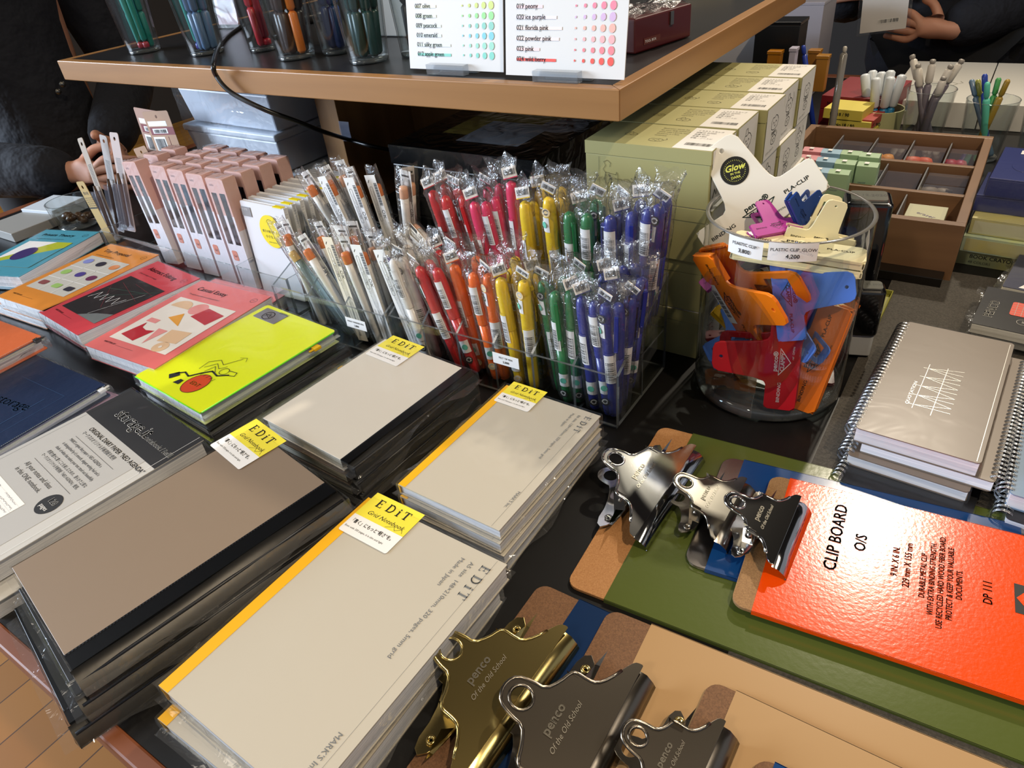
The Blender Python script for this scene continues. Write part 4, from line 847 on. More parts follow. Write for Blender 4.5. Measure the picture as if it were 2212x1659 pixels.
# white notepads with yellow round sticker
def notepad():
    o=thing('notepad','x','notepad',Matrix()); w,t,h=.092,.007,.140
    b=MB(); b.box(.0008,w-.0008,.0006,t-.0006,.0008,h-.0008); b.build('page_block',EDGE,o)
    b=MB(); b.prism(rrect(0,w,0,h,.003),0,.0006,0,Rx(PI/2)@Tr(0,0,-.0006)); b.rect(.0,.020,h-.022,h-.008,.0008,1,Rx(PI/2)); b.text('小さな',.004,2,Rx(PI/2)@Tr(0,0,.001),.002,h-.013,0)
    b.build('cover',[mat('notepad_white','dfe1e6',.5),mat('grey_patch','8a8a8c',.5),LBL],o)
    b=MB(); Q=Rx(PI/2)@Tr(0,0,.0012); b.flat(circ(.056,.102,.024,32),0,0,Q)
    b.text('書きの魅力をつくり',.0044,1,Q,.056,.100,.0002,al='c'); b.text('小さなノート',.0050,1,Q,.056,.092,.0002,al='c'); b.text('smart note for you',.0028,1,Q,.056,.085,.0002,al='c'); b.line([(.050+.006*math.cos(k*.5)+.006,.114+.006*math.sin(k*.5)) for k in range(7)],.0004,.0002,1,Q)
    b.build('round_sticker',[mat('bright_yellow','ecd916',.5),INK],o)
    b=MB(); b.box(w-.022,w-.004,-.0008,t-.001,h-.0012,h+.0001); b.build('yellow_band',mat('bright_yellow','ecd916',.5),o)
    b=MB(); b.box(0,w,t-.0006,t,0,h); b.build('back_cover',mat('notepad_white','dfe1e6',.5),o); return o
npd=notepad()
for i in range(10):
    M=Tr(-.677,.590+.0150*i,.0042)@Rx(-.06)
    lb='white notepad with a yellow round sticker, frontmost in the tray' if i==0 else '%s white notepad behind the one with the visible round sticker'%ORD[i-1]
    if i==0: npd.matrix_world=M; npd['label']=lb; npd['group']='white notepads in the long tray'
    else: dup(npd,M,lb,'white notepads in the long tray')

# ---------------------------------------------------------------- clipboards with metal clips
def plate(loops,th,bev=0.0):
    cu=bpy.data.curves.new('pl','CURVE'); cu.dimensions='2D'; cu.fill_mode='BOTH'; cu.extrude=th/2; cu.bevel_depth=bev; cu.bevel_resolution=1
    for L in loops:
        s=cu.splines.new('POLY'); s.points.add(len(L)-1); s.use_cyclic_u=True
        for p,q in zip(s.points,L): p.co=(q[0],q[1],0,1)
    ob=bpy.data.objects.new('pl',cu); me=ob.to_mesh(); vs=[tuple(v.co) for v in me.vertices]; fs=[tuple(p.vertices) for p in me.polygons]
    ob.to_mesh_clear(); bpy.data.objects.remove(ob); bpy.data.curves.remove(cu); return vs,fs
def smooth_loop(pts,it=2):
    for _ in range(it):
        n=[]
        for i in range(len(pts)):
            a,b=pts[i],pts[(i+1)%len(pts)]; n+=[(a[0]*.75+b[0]*.25,a[1]*.75+b[1]*.25),(a[0]*.25+b[0]*.75,a[1]*.25+b[1]*.75)]
        pts=n
    return pts
def bulldog(W,L,metal,board,M,words=True):
    """metal clip: local x = along the jaw, local y = towards the tail, z up"""
    w=W/2; n=W*.25; r=L*.19; c=L*.80
    half=[(w*.97,0),(w,0),(w,L*.03),(w*.98,L*.08),(w*.88,L*.13),(n*1.35,L*.21),(n*1.12,L*.29),(n*1.08,L*.38),(n*1.08,L*.50),(n*1.0,L*.54),(n*.72,L*.58),(r*1.05,L*.66),(r*1.0,c),(r*.75,c+r*.75),(r*.25,c+r)]
    out=smooth_loop(half+[(-x,y) for x,y in reversed(half)],1)
    hole=circ(0,c,r*.58,18)
    tilt=math.atan2(L*.26,L)
    up=M@Tr(0,.010,.0145)@Rx(tilt)
    o=None
    b=MB(); vs,fs=plate([out,hole],.0009,.0002); b.add(vs,fs,0,up)
    rim=[(x*.995,y*.995,.0002) for x,y in out]; rim=rim[:-1]
    k0=[p for p in rim if p[1]>L*.12]; b.tube(k0,.0014,6,0,up)
    b.tube([(x,y,.0004) for x,y in circ(0,c,r*.60,18)],.0012,6,0,up,True)
    # jaw bevel: sloping flap down to the board
    m=10; vs=[];fs=[]
    for i in range(m+1):
        x=-w*.97+2*w*.97*i/m; e=1-(abs(x)/w)**8*.4
        for (yy,zz) in ((.0115,.0150),(.006,.0135),(.001,.007),(-.001,.0012),(0.0005,.0006)): vs.append((x*(1 if yy>.005 else .99),yy,zz*e+.0))
    for i in range(m):
        for j in range(4): fs.append((i*5+j,(i+1)*5+j,(i+1)*5+j+1,i*5+j+1))
    b.add(vs,fs,0,M,True)
    if words:
        b.text('penco',L*.12,1,up,0,L*.42,.0011,al='c',bold=.0002,stretch=1.1); b.text('Of the Old School',L*.072,1,up,0,L*.31,.0011,al='c',shear=.3)
    child(b.build('upper_plate',[metal,mat('pressed_letters_'+metal.name,'9a958a',.35,.9)]),board)
    lo=M@Tr(0,.010,.0002)@Rx(-.0)
    b=MB(); lc=L*.80; o2=smooth_loop([(n*1.2,L*.30),(n*1.9,L*.44),(n*1.75,L*.56),(n*1.05,L*.58),(r,L*.70),(r*.95,lc),(r*.7,lc+r*.7),(r*.2,lc+r),(-r*.2,lc+r),(-r*.7,lc+r*.7),(-r*.95,lc),(-r,L*.70),(-n*1.05,L*.58),(-n*1.75,L*.56),(-n*1.9,L*.44),(-n*1.2,L*.30)],1)
    vs,fs=plate([o2,circ(0,lc,r*.55,18)],.0009,.0002); b.add(vs,fs,0,lo@Tr(0,.004,.0008+ .0034)); child(b.build('lower_plate',metal),board)
    for s in (1,-1):
        b=MB(); E_=lo@Tr(s*n*1.5,L*.50,.0052)
        b.lathe([(.0012,.0),(.0034,.0),(.0036,.0012),(.0026,.0018),(.0016,.0012),(.0012,.0)],16,0,E_); child(b.build('eyelet',metal if metal.name!='gunmetal' else BRASS),board)
        b=MB(); b.add([(s*n*1.0,L*.38,.004),(s*n*1.0,L*.55,.004),(s*n*.98,L*.56,.026),(s*n*.98,L*.37,.022),(s*n*1.25,L*.46,.010),(s*n*1.7,L*.44,.0062),(s*n*1.7,L*.39,.0068),(s*n*1.95,L*.36,.016)],[(0,1,2,3),(0,5,4),(0,6,5),(5,6,7)],0,M@Tr(0,.010,0)); child(b.build('side_flange',metal),board)
    b=MB(); b.tube([M@Vector((x,.010+L*.46,.0145)) for x in (-n*1.05,n*1.05)],.0016,8); child(b.build('hinge_pin',metal),board)
    b=MB(); b.tube([M@Vector((-n*.6+n*1.2*i/90,.010+L*.46+.0042*math.cos(i*.7),.0125+.0042*math.sin(i*.7))) for i in range(91)],.0007,5); child(b.build('coil_spring',STEEL),board)
def board(label,x0,y1,an,w,l,z,th,boardm,sheetm,strip,clip,group,art=None,sheet_l=None,r=.010):
    """board whose clip end is at x0; its far edge at y1; w across (y), l long (x)"""
    o=thing('clipboard',label,'clipboard',Tr(x0,y1,z)@Rz(an),group); W_=o.matrix_world
    b=MB(); b.prism(rrect(0,l,-w,0,r),0,th); b.build('backing_board',boardm,o,bevel=.0004)
    b=MB(); sl=sheet_l or l-.012; b.box(strip,sl,-w-.0008,.0008,-.0004+th,th+.0006,0); b.box(strip,sl,-w-.0010,-w-.0004,-.0002,th+.0006,0); b.box(strip,sl,.0004,.0010,-.0002,th+.0006,0)
    mm=[sheetm]
    if art: mm+=art(b,w,l,Tr(0,0,th+.0008))
    b.build('cover_sheet',mm,o)
    if clip:
        cx,cy,CW,CL,cm,ca=clip
        M=W_.copy()@Tr(cx,cy,th+.0008)@Rz(ca)@Rz(PI/2)
        bulldog(CW,CL,cm,o,M)
    return o
def fibre(name,h1,h2,sc_):
    return mat(name,h1,.75,var=((sc_,sc_,sc_),h2),bump=(700,.4,.0004))
MASO=fibre('light_hardboard','b0804f','966538',900); MASOD=fibre('dark_hardboard','795537','5b3d25',800); MASOM=fibre('mid_hardboard','9a764c','7c5a38',900); ALU=mat('aluminium_board','a9a29d',.22,1.0)
def sheet(name,h,rough=.16): return mat(name,h,rough,spec=.5,coat=.35,bump=(170,.16,.0009))
def pressed(name,h): return mat(name,h,.28,spec=.5,bump=(60,.05,.0006))
ORANGE=mat('orange_sheet','e24504',.20,spec=.6,bump=(300,.16,.0008)); OLIVE=mat('olive_green_sheet','4e5827',.20,spec=.6,bump=(200,.08,.0008)); BLUES=mat('blue_sheet','103a6e',.22,spec=.5,bump=(60,.05,.0006)); NAVYS=mat('dark_blue_sheet','142c52',.22,spec=.5); TAN=mat('tan_sheet','a98860',.24,spec=.5,bump=(40,.04,.0006))
def art_dp(b,w,l,M):
    T=lambda s,sz,x,y=-.5,**q: b.text(s,sz,1,M,x,y*w,.0001,rot=PI/2,al='c',**q)
    T('CLIP BOARD',.0135,.066,-.36,stretch=1.0,bold=.0003); T('O/S',.012,.084,-.36,stretch=1.0,bold=.0003)
    T('9 IN. X 6 IN.',.0070,.108,-.42,stretch=.85,bold=.0001); T('229 mm X 155 mm',.0070,.1165,-.42,stretch=.85,bold=.0001)
    for i,s in enumerate(('DURABLE METAL CLIP','WITH EXTRA BINDING STRENGTH.','USE RECYCLED HARD WOOD FIBER BOARD.','PROTECT & KEEP YOUR VALUABLE','DOCUMENTS.')): T(s,.0058,.127+.0060*i,-.46,stretch=.80,bold=.00012)
    T('DP 111',.0085,.170,-.46,stretch=.9,bold=.0001)
    x,y=.194,-.44*w; b.rect(x-.010,x+.010,y-.014,y+.014,.0001,1,M); b.flat([(x-.009,y),(x,y-.0125),(x+.009,y),(x,y+.0125)],.0003,0,M); b.text('penco',.0055,1,M,x+.0018,y,.0005,rot=PI/2,al='c',bold=.0003)
    return [INK]
bd=lambda label,*a,**k: board(label,*a,**k)
bd('clipboard with dark blue sheet and brass clip at the bottom of the lower left pile',-.024,.324,.0,.229,.315,.0003,.003,MASOD,NAVYS,.036,(.054,-.103,.134,.072,BRASS,-.04),'clipboards with metal clips')
bd('large clipboard with tan sheet and dark gunmetal clip beside the brass one',.038,.326,.045,.229,.315,.0045,.003,MASOD,TAN,.034,(.052,-.112,.136,.072,GUN,-.04),'clipboards with metal clips')
bd('small clipboard with tan sheet and small dark clip lying on the large tan one',.126,.304,-.0,.155,.229,.0093,.003,MASOD,TAN,.018,(.030,-.075,.085,.052,GUN,-.02),'clipboards with metal clips')
bd('small clipboard with blue sheet, nearest of all, corner showing at the bottom edge',.170,.267,.0,.155,.229,.0140,.003,MASOD,BLUES,.010,(.025,-.078,.085,.052,GUN,-.02),'clipboards with metal clips')
bd('large clipboard with olive green sheet and chrome clip, lowest of the right pile',-.018,.554,.058,.222,.320,.0003,.003,MASO,OLIVE,.034,(.052,-.100,.132,.066,CHROME,-.08),'clipboards with metal clips',sheet_l=.314)
bd('metal backed clipboard with blue sheet and steel clip on the olive green one',.056,.534,.10,.140,.250,.0050,.0025,ALU,BLUES,.018,(.034,-.081,.080,.054,STEEL,-.10),'clipboards with metal clips',r=.012)
bd('small clipboard with glossy orange sheet and chrome clip on top of the right pile',.103,.522,.092,.153,.229,.0105,.003,MASOM,ORANGE,.016,(.036,-.077,.082,.054,CHROME,-.08),'clipboards with metal clips',art=art_dp,sheet_l=.229)
c=at(1625,1082,.0088); b=MB(); b.prism(rrect(-.010,.010,-.014,.012,.003),0,.0004,0); b.text('N y',.010,1,None,-.006,-.006,.0006,rot=.9,bold=.0003); b.text('52',.008,1,None,-.002,.004,.0006,rot=.9)
o=b.build('paper_tag',[mat('tag_cream','d9d2c2',.6),INK]); o.matrix_world=Tr(c.x,c.y,.0086)@Rz(.3); tag(o,'small cream paper tag lying under the chrome clip of the orange clipboard','tag')

# ---------------------------------------------------------------- glass jar of plastic clips
JX,JY,JR,JH=.051,.680,.0760,.197
jar=thing('glass_jar','tall clear glass cylinder jar full of coloured plastic clips','jar',Tr(JX,JY,0))
b=MB(); b.lathe([(JR-.004,.0004),(JR-.0005,.003),(JR,.008),(JR,JH)],64); b.f.pop(); b.f.pop(); b.m.pop();b.m.pop(); b.s.pop(); b.s.pop(); b.build('outer_wall',GLASS,jar)
b=MB(); b.lathe([(JR-.004,.014),(JR-.004,JH)],64); b.f=b.f[:-2]; b.m=b.m[:-2]; b.s=b.s[:-2]; b.build('inner_wall',GLASS,jar)
b=MB(); b.lathe([(JR-.004,JH-.0002),(JR-.0035,JH+.0006),(JR-.002,JH+.001),(JR-.0004,JH+.0006),(JR,JH-.0002)],64); b.f=b.f[:-2]; b.m=b.m[:-2]; b.s=b.s[:-2]; b.build('rim',mat('rim_glass','6c6a66',.12,spec=.8),jar)
b=MB(); b.lathe([(JR-.004,.0006),(JR-.0012,.003),(JR-.0012,.012),(JR-.006,.014),(.0001,.0125)],64,0); b.build('thick_base',GLASSE,jar)
def tag_on_jar(px,py,l1,l2,w,label):
    d=ray(px,py); A=(CP-Vector((JX,JY,0))); # intersect cylinder
    a=d.x**2+d.y**2; bb=2*(A.x*d.x+A.y*d.y); c_=A.x**2+A.y**2-(JR+.0006)**2; t=(-bb-math.sqrt(bb*bb-4*a*c_))/(2*a); p=CP+d*t
    an=math.atan2(p.y-JY,p.x-JX); b=MB(); hh=.0085; R=JR+.0008; n=8; vs=[];fs=[]
    for i in range(n+1):
        q=an-w/2/R+w/R*i/n; vs+=[(R*math.cos(q),R*math.sin(q),p.z-hh),(R*math.cos(q),R*math.sin(q),p.z+hh)]
    for i in range(n): fs.append((2*i,2*i+2,2*i+3,2*i+1))
    b.add(vs,fs,0,None,True)
    Q=Matrix((( -math.sin(an),0,math.cos(an),(R+.0006)*math.cos(an)),(math.cos(an),0,math.sin(an),(R+.0006)*math.sin(an)),(0,1,0,p.z),(0,0,0,1)))
    b.text(l1,.0040,1,Q,0,.0016,0,al='c',bold=.00008); b.text(l2,.0052,1,Q,0,-.0052,0,al='c',bold=.00015); o=b.build('price_tag',[PAPER,INK],jar)
tag_on_jar(1608,535,'PLASTIC CLIP','3,800',.034,'')
tag_on_jar(1713,546,'PLASTIC CLIP_GLOW','4,200',.041,'')
_cl={}
def plclip(col,hexc,ink,rough=.3):
    c=mat('clip_plastic_'+col,hexc,rough,spec=.5)
    o=thing('plastic_clip','x','clip',Matrix())
    w,h=.062,.034
    bar=rrect(-w,w,-h,0,.005,4)
    T=[(w-.004,-h),(w,-h+.005),(w,-.004),(w-.004,0),(.031,.0),(.0265,.0025),(.0240,.008),(.0225,.016),(.0185,.055),(.0155,.0605),(.010,.0625)]
    T=T+[(-x,y) for x,y in reversed(T)]
    b=MB(); vs,fs=plate([T,circ(0,.053,.0028,12)],.0022,.0006); b.add(vs,fs,0,Tr(0,0,.0065))
    b.box(-w+.0005,w-.0005,-h,-h+.0022,-.0005,.0065,0); b.box(-w,-w+.002,-h,0,.001,.0065,0); b.box(w-.002,w,-h,0,.001,.0065,0); b.box(-w,-.03,-.002,0,.001,.0065,0); b.box(.03,w,-.002,0,.001,.0065,0)
    z=.0084
    b.text('penco®',.0072,1,None,0,-.0105,z,al='c',bold=.0003,stretch=1.1)
    tri=[(-.017,-.0125),(.017,-.0125),(0,-.0245)]; b.line(tri+[tri[0],tri[1]],.0009,z,1)
    b.text('CLAMPY',.0062,1,None,0,-.0180,z,al='c',bold=.0003,stretch=1.0)
    b.text('PLA-CLIP',.0052,1,None,.026,-.0165,z,bold=.00012,stretch=1.25); b.text('BINDING',.0052,1,None,-.053,-.0165,z,bold=.00012,stretch=1.25); b.text('ref : DP096',.003,1,None,.004,-.0275,z,stretch=1.2)
    b.build('front_jaw',[c,mat('clip_ink_'+ink,ink,.5)],o)
    b=MB(); B=Rx(-.30); T2=T; win=[(-.0155,.022),(-.0125,.050),(.0125,.050),(.0155,.022)]
    vs,fs=plate([[(x,y) for x,y in T2],win],.0022,.0006); Q=Tr(0,-h,-.001)@Rx(-.22)@Tr(0,h,-.0065)
    b.add(vs,fs,0,Q); b.box(-w+.0005,w-.0005,-h,-h+.0022,-.001,.0055,0,Q); b.box(-w,-w+.002,-h,0,.0,.0045,0,Q); b.box(w-.002,w,-h,0,.0,.0045,0,Q)
    b.build('back_jaw',c,o)
    b=MB(); b.tube([(-.012,.010,-.004),(.012,.010,-.004)],.0038,10,0); b.box(-.010,.010,.006,.030,.0035,.0042,0); b.box(-.010,.010,.006,.030,-.0150,-.0143,0,); b.build('spring',STEEL,o)
    return o
CC={'glow white':('e9e6da','1d3a36'),'cream':('ece2b8','3a3a30'),'magenta':('b0399a','5a1850'),'navy':('1c3a7c','101c40'),'orange':('e8760d','3a2410'),'light blue':('4a74cc','16244e'),'red':('a8141f','e8d8d4'),'yellow':('e3b21a','3a2a10'),'dark red':('7c1022','d8c8c4')}
def pose(label,col,px,py,y,ang,tx=0,ty=0,s=1.0,v=False):
    p=aty(px,py,y); n=-ray(px,py)
    if v: n.z=.12; n.normalize()
    r=(Vector((0,0,1)) if v else CU).cross(n).normalized(); u_=n.cross(r)
    B=Matrix((r,u_,n)).transposed().to_4x4()
    M=Tr(*p)@B@Rz(math.radians(ang))@Rx(math.radians(tx))@Ry(math.radians(ty))@Sc(s,s,s)@Tr(0,.015,0)
    g='plastic clips in the glass jar'
    if col in _cl: return dup(_cl[col],M,label,g)
    o=plclip(col,*CC[col]); o.matrix_world=M; o['label']=label; o['group']=g; _cl[col]=o; return o
wc=pose('white clip with a black round sticker standing tallest out of the jar','glow white',1641,452,.700,31,0,0,1.0)
b=MB(); b.flat(circ(0,0,.0135,32),0,0)
for i in range(36): a=i*PI/18; b.line([(.0095*math.cos(a),.0095*math.sin(a)),(.0104*math.cos(a),.0104*math.sin(a))],.0003,.0002,1)
b.text('Glow',.0085,1,None,0,.0,.0002,al='c',shear=.3,bold=.0004,rot=0); b.text('IN THE',.003,1,None,0,-.0035,.0002,al='c',bold=.0001); b.text('DARK',.0035,1,None,0,-.0075,.0002,al='c',bold=.0001)
b.build('round_sticker',[mat('sticker_black','141412',.4),mat('glow_print','e3e66a',.5)],wc,M=Tr(0,.030,.0086)@Rz(-.35))
pose('orange clip with a barcode sticker, large at the left inside the jar','orange',1590,648,.640,-66,50,10,.95,True)
oc=_cl['orange']; b=MB(); b.rect(-.026,.026,-.006,.006,0,0); 
for i in range(18): b.rect(-.018+i*.002,-.0173+i*.002+(.0006 if i%3 else 0),-.004,.003,.0002,1)
b.build('barcode_sticker',[LBL,INK],oc,M=Tr(.0,-.028,.0088))
oc['label']='orange clip with a barcode sticker, large at the left inside the jar'
# barcode sticker must not travel with copies: copies are made from a clean one
clean=plclip('orange',*CC['orange']); _cl['orange']=clean; clean.matrix_world=Tr(0,0,-9)
def pose2(label,col,*a,**k): return pose(label,col,*a,**k)
# the clean prototype becomes the second orange clip
def place_root(o,label,px,py,y,ang,tx,ty,s):
    p=aty(px,py,y); n=-ray(px,py); n.z=.12; n.normalize(); r=Vector((0,0,1)).cross(n).normalized(); u_=n.cross(r)
    o.matrix_world=Tr(*p)@Matrix((r,u_,n)).transposed().to_4x4()@Rz(math.radians(ang))@Rx(math.radians(tx))@Ry(math.radians(ty))@Sc(s,s,s)@Tr(0,.015,0); o['label']=label; o['group']='plastic clips in the glass jar'
place_root(clean,'orange clip standing upright beside the red one at the front right',1762,772,.650,82,-8,10,.88)
pose('red clip with white lettering at the front of the jar','red',1690,776,.624,92,0,0,.84,True)
pose('light blue clip lying under the price tags with its handle to the right','light blue',1706,632,.634,-86,10,8,.72)
pose('light blue clip lying slanted in the middle behind the red one','light blue',1622,722,.655,27,-40,0,.78)
pose('light blue clip with open handles right of centre','light blue',1712,712,.655,215,40,30,.55)
pose('cream clip lying slanted across the jar mouth below the tall white one','cream',1722,545,.652,-13,-66,0,.92)
pose('cream clip with its handle rising from the mouth of the jar','cream',1768,518,.680,-25,20,20,.52)
pose('cream clip half buried at the right of the jar','cream',1770,650,.672,-30,-50,0,.45)
pose('magenta clip sticking up in front of the tall white one','magenta',1676,492,.668,30,-30,40,.42)
pose('magenta clip pressed against the left wall of the jar','magenta',1558,585,.650,40,-20,0,.38)
pose('navy clip sticking up between the white clips','navy',1728,462,.684,-45,-30,40,.36)
pose('navy clip behind the price tags at the left','navy',1592,565,.690,10,-20,0,.52)
pose('orange clip lying on the jar bottom with its handle open','orange',1600,815,.668,185,25,0,.60)
pose('orange clip deep at the right behind the upright orange one','orange',1790,700,.700,50,-20,0,.52)
pose('yellow clip with its corner showing at the left middle of the jar','yellow',1585,700,.680,-40,-30,10,.42)
pose('dark red clip standing edge on at the left wall','dark red',1600,735,.680,85,5,50,.48)
pose('dark red clip standing edge on at the lower right','dark red',1778,790,.705,80,10,50,.50)
pose('white clip buried in the middle of the jar','glow white',1655,640,.715,20,-20,0,.55)
pose('navy clip deep behind the cream ones','navy',1745,570,.715,60,0,20,.50)
pose('dark red clip deep behind the red one','dark red',1625,800,.705,30,0,20,.60)

# ---------------------------------------------------------------- sage green boxes
SAGE=mat('sage_box','a5a06c',.55); SAGEI=mat('sage_print','4d4a2c',.6); BOXW=mat('box_label_white','dcdad6',.5)
def doodle(b,M,cx,cy,s,mi,k=0,w=.0005):
    P=lambda l:[(cx+s*x,cy+s*y) for x,y in l]
    b.line(P([(-.8,-.3),(-.9,.2),(-.6,.5),(-.2,.45),(.2,.55),(.6,.4),(.9,.1),(.7,-.35),(.1,-.5),(-.4,-.45),(-.8,-.3)]),w,0,mi,M); b.line(P([(-.5,.0),(-.35,.15),(-.2,0)]),w,0,mi,M); b.line(P([(.1,.0),(.25,.15),(.4,0)]),w,0,mi,M); b.line(P([(-.1,-.15),(0,-.25),(.12,-.15)]),w,0,mi,M)
    if k%2: b.line(P([(-.5,.5),(-.45,.9),(-.1,.95),(.1,.5)]),w,0,mi,M)
    if k%3==0: b.line(P([(.9,.1),(1.2,.4),(1.0,.8)]),w,0,mi,M)
def sage_box(k):
    w,d,h=.139,.0700,.0600
    o=thing('product_box','x','box',Matrix())
    b=MB(); b.box(0,w,0,d,0,h-.014,0); b.build('carton',[SAGE],o,bevel=.0008)
    b=MB(); b.box(-.0004,w+.0004,-.0004,d+.0004,h-.0135,h,0); M=Tr(0,0,h+.0002)
    b.rect(w*.70,w,.001,d-.001,0,1,M)
    for i in range(5): b.scrib(w*.50,w*.67,.008+i*.0045,.012+i*.0045,.0001,2,M,w=.0003,seed=k*9+i,rows=1) if 0 else None
    for i in range(5): b.text(('Illustration Stamp Set','for your daily notebook','made with a gentle hand','24 pieces in a box','stationery'[0:10])[i],.0038,2,M,w*.46,d-.012-.006*i,.0001,rot=0,stretch=.9)
    for i in range(5): b.text(('イラストスタンプ','回転式 日付印','品番 SD-%02d'%(k+1),'定価 3,800','手帳・ノートに')[i],.0040,3,M,w*.74,d-.012-.006*i,.0002,stretch=.85)
    b.bars(w*.76,w*.96,.012,.020,.0002,3,M,seed=k)
    doodle(b,M,w*.52,d*.28,.009,2,k); doodle(b,M,w*.28,d*.45,.008,2,k+1)
    b.build('lid',[SAGE,BOXW,SAGEI,INK],o,bevel=.0004)
    b=MB(); Q=Tr(w+.0006,0,0)@Matrix(((0,0,1,0),(1,0,0,0),(0,1,0,0),(0,0,0,1)))
    b.rect(.004,d-.001,.001,h-.001,0,0,Q)
    doodle(b,Q@Tr(0,0,.0002),d*.52,h*.62,.015,1,k,w=.0007); doodle(b,Q@Tr(0,0,.0002),d*.52,h*.30,.010,1,k+1,w=.0007)
    b.text(('20.11.25','3 7 11','memo','hello','TODAY')[k%5],.007,1,Q,d*.5,h*.42,.0002,al='c'); b.text('イラスト スタンプ',.0036,1,Q,.010,.006,.0002)
    if k==0: b.line([(.010+.0042*i,.010+(.007 if i%2 else 0)+.0006*i) for i in range(11)],.0012,.0003,1,Q)
    b.build('end_label',[BOXW,INK],o)
    if k==0:
        b=MB(); F=Tr(0,-.0006,0)@Rx(PI/2); b.line([(.016,.002),(.016,h-.016)],.0003,0,0,F)
        cat=[(.026,.020),(.022,.026),(.024,.033),(.021,.037),(.024,.041),(.022,.045),(.026,.047),(.030,.044),(.029,.040)]
        cat=[(x,y-.006) for x,y in cat]; b.line(cat,.0004,0,0,F); b.line([(.024,.014),(.024,.028),(.036,.026),(.037,.029),(.0385,.0255),(.0385,.013),(.024,.012)],.0004,0,0,F); b.line([(.028,.020),(.030,.022),(.032,.020)],.0006,0,0,F); b.build('printed_outline',SAGEI,o)
    return o
sp=[sage_box(k) for k in range(5)]
rnd=random.Random(3)
for lev in range(3,-1,-1):
    for c in range(5):
        M=Tr(-.1715+.0022*((lev+c)%3)+(.002 if c==0 else 0)+(.006 if c>1 else 0),.690+.0735*c,.0003+.0606*lev)@Rz(rnd.uniform(-.012,.012))
        lb='sage green box, %s column from the front, %s'%(ORD[c],('bottom layer','second layer from the table','third layer','top layer under the shelf edge')[lev])
        k=(c+lev*2)%5 if lev<3 else c
        if lev==3: o=sp[c]; o.matrix_world=M; o['label']=lb; o['group']='stacked sage green boxes'
        else: dup(sp[k if k else 1],M,lb,'stacked sage green boxes')

# ---------------------------------------------------------------- felt mat and ring notebooks
FELT=mat('grey_felt','35322e',.95,var=((500,500,500),'4d4943'),bump=(900,.5,.0006))
b=MB(); b.box(.128,.75,.30,1.02,.0002,.0012); o=b.build('felt_mat',FELT); tag(o,'grey speckled felt mat under the ring notebooks on the right','mat')
WIRE=mat('binding_wire','b9bcc0',.25,1.0)
def ring_book(label,x,y,an,z,w,d,t,cov,side=-1,wz=.0145,group='ring notebooks on the grey mat',art=None,edge=EDGE):
    o=thing('ring_notebook',label,'notebook',Tr(x,y,z)@Rz(an),group)
    b=MB(); b.box(.001 if side<0 else -w+.001,(w if side<0 else 0)-.001,0.001,d-.001,.001,t-.001); b.build('page_block',edge,o)
    x0,x1=(0,w) if side<0 else (-w,0)
    b=MB(); b.prism(rrect(x0,x1,0,d,.004),t-.001,t,0); b.prism(rrect(x0,x1,0,d,.004),0,.001,0); mm=[cov]
    if art: mm+=art(b,w,d,Tr(0,0,t+.0002))
    b.build('cover',mm,o)
    b=MB(); n=int(d/.0062)
    for i in range(n):
        yy=.006+i*(d-.012)/(n-1)
        for dy in (-.0008,.0008): b.ring(wz/2+.0008,(-.0015 if side<0 else .0015),yy+dy,t/2+.0006,.0005,14)
    b.build('wire_binding',WIRE,o)
    sleeve(w,d,t+.0004,o,flap=0,seed=int(x*1000)%17,amp=.0002) if side<0 else None
    return o
def art_ring(b,w,d,M):
    L=lambda p,q:b.line([p,q],.0005,0,1,M)
    X0,Y0=w*.36,d*.28
    for i in range(5):
        yy=Y0+i*.0165; L((X0-.004+.0,yy),(X0+.030,yy)); 
        if i<5: L((X0,yy),(X0+.030,yy+.008)); L((X0,yy+.0165),(X0+.030,yy+.008)) if i<4 else None
    L((X0,Y0-.006),(X0,Y0+.074)); L((X0+.016,Y0-.010),(X0+.016,Y0+.074)); 
    b.text('QUOTATION',.0042,1,M,X0-.004,Y0-.002,0,rot=PI/2,stretch=1.6)
    L((w*.965,.002),(w*.965,d-.004)); return [mat('silver_foil','d9d7d2',.3,.6)]
RT=mat('taupe_ring_cover','75695e',.38,spec=.5)
a=at(1848,922,.046); an=-.05
GREYB=mat('black_ring_cover','17181c',.4)
ring_book('thin black ring notebook at the bottom of the taupe stack, jutting forward',a.x-.002,a.y-.030,an-.04,.0014,.104,.205,.0045,GREYB,wz=.008)
ring_book('third ring notebook from the top of the taupe stack, page edges showing',a.x-.001,a.y-.006,an-.01,.0062,.098,.206,.0115,RT)
ring_book('ring notebook with its wire on the right, under the taupe one',a.x+.112,a.y-.004,an-.0,.0180,.105,.206,.0115,RT,side=1)
ring_book('taupe ring notebook with silver line drawing on top of its stack',a.x,a.y,an,.0298,.098,.208,.0155,RT,art=art_ring)
BLUC=mat('grey_blue_cover','6c86a3',.35,spec=.5)
a2=at(2180,1080,.020)
ring_book('grey blue ring notebook at the right edge of the photo',a2.x-.002,a2.y-.004,-.03,.0150,.110,.21,.015,BLUC)
ring_book('black ring notebook under the grey blue one at the right edge',a2.x+.000,a2.y-.016,-.06,.0014,.110,.21,.0125,GREYB)
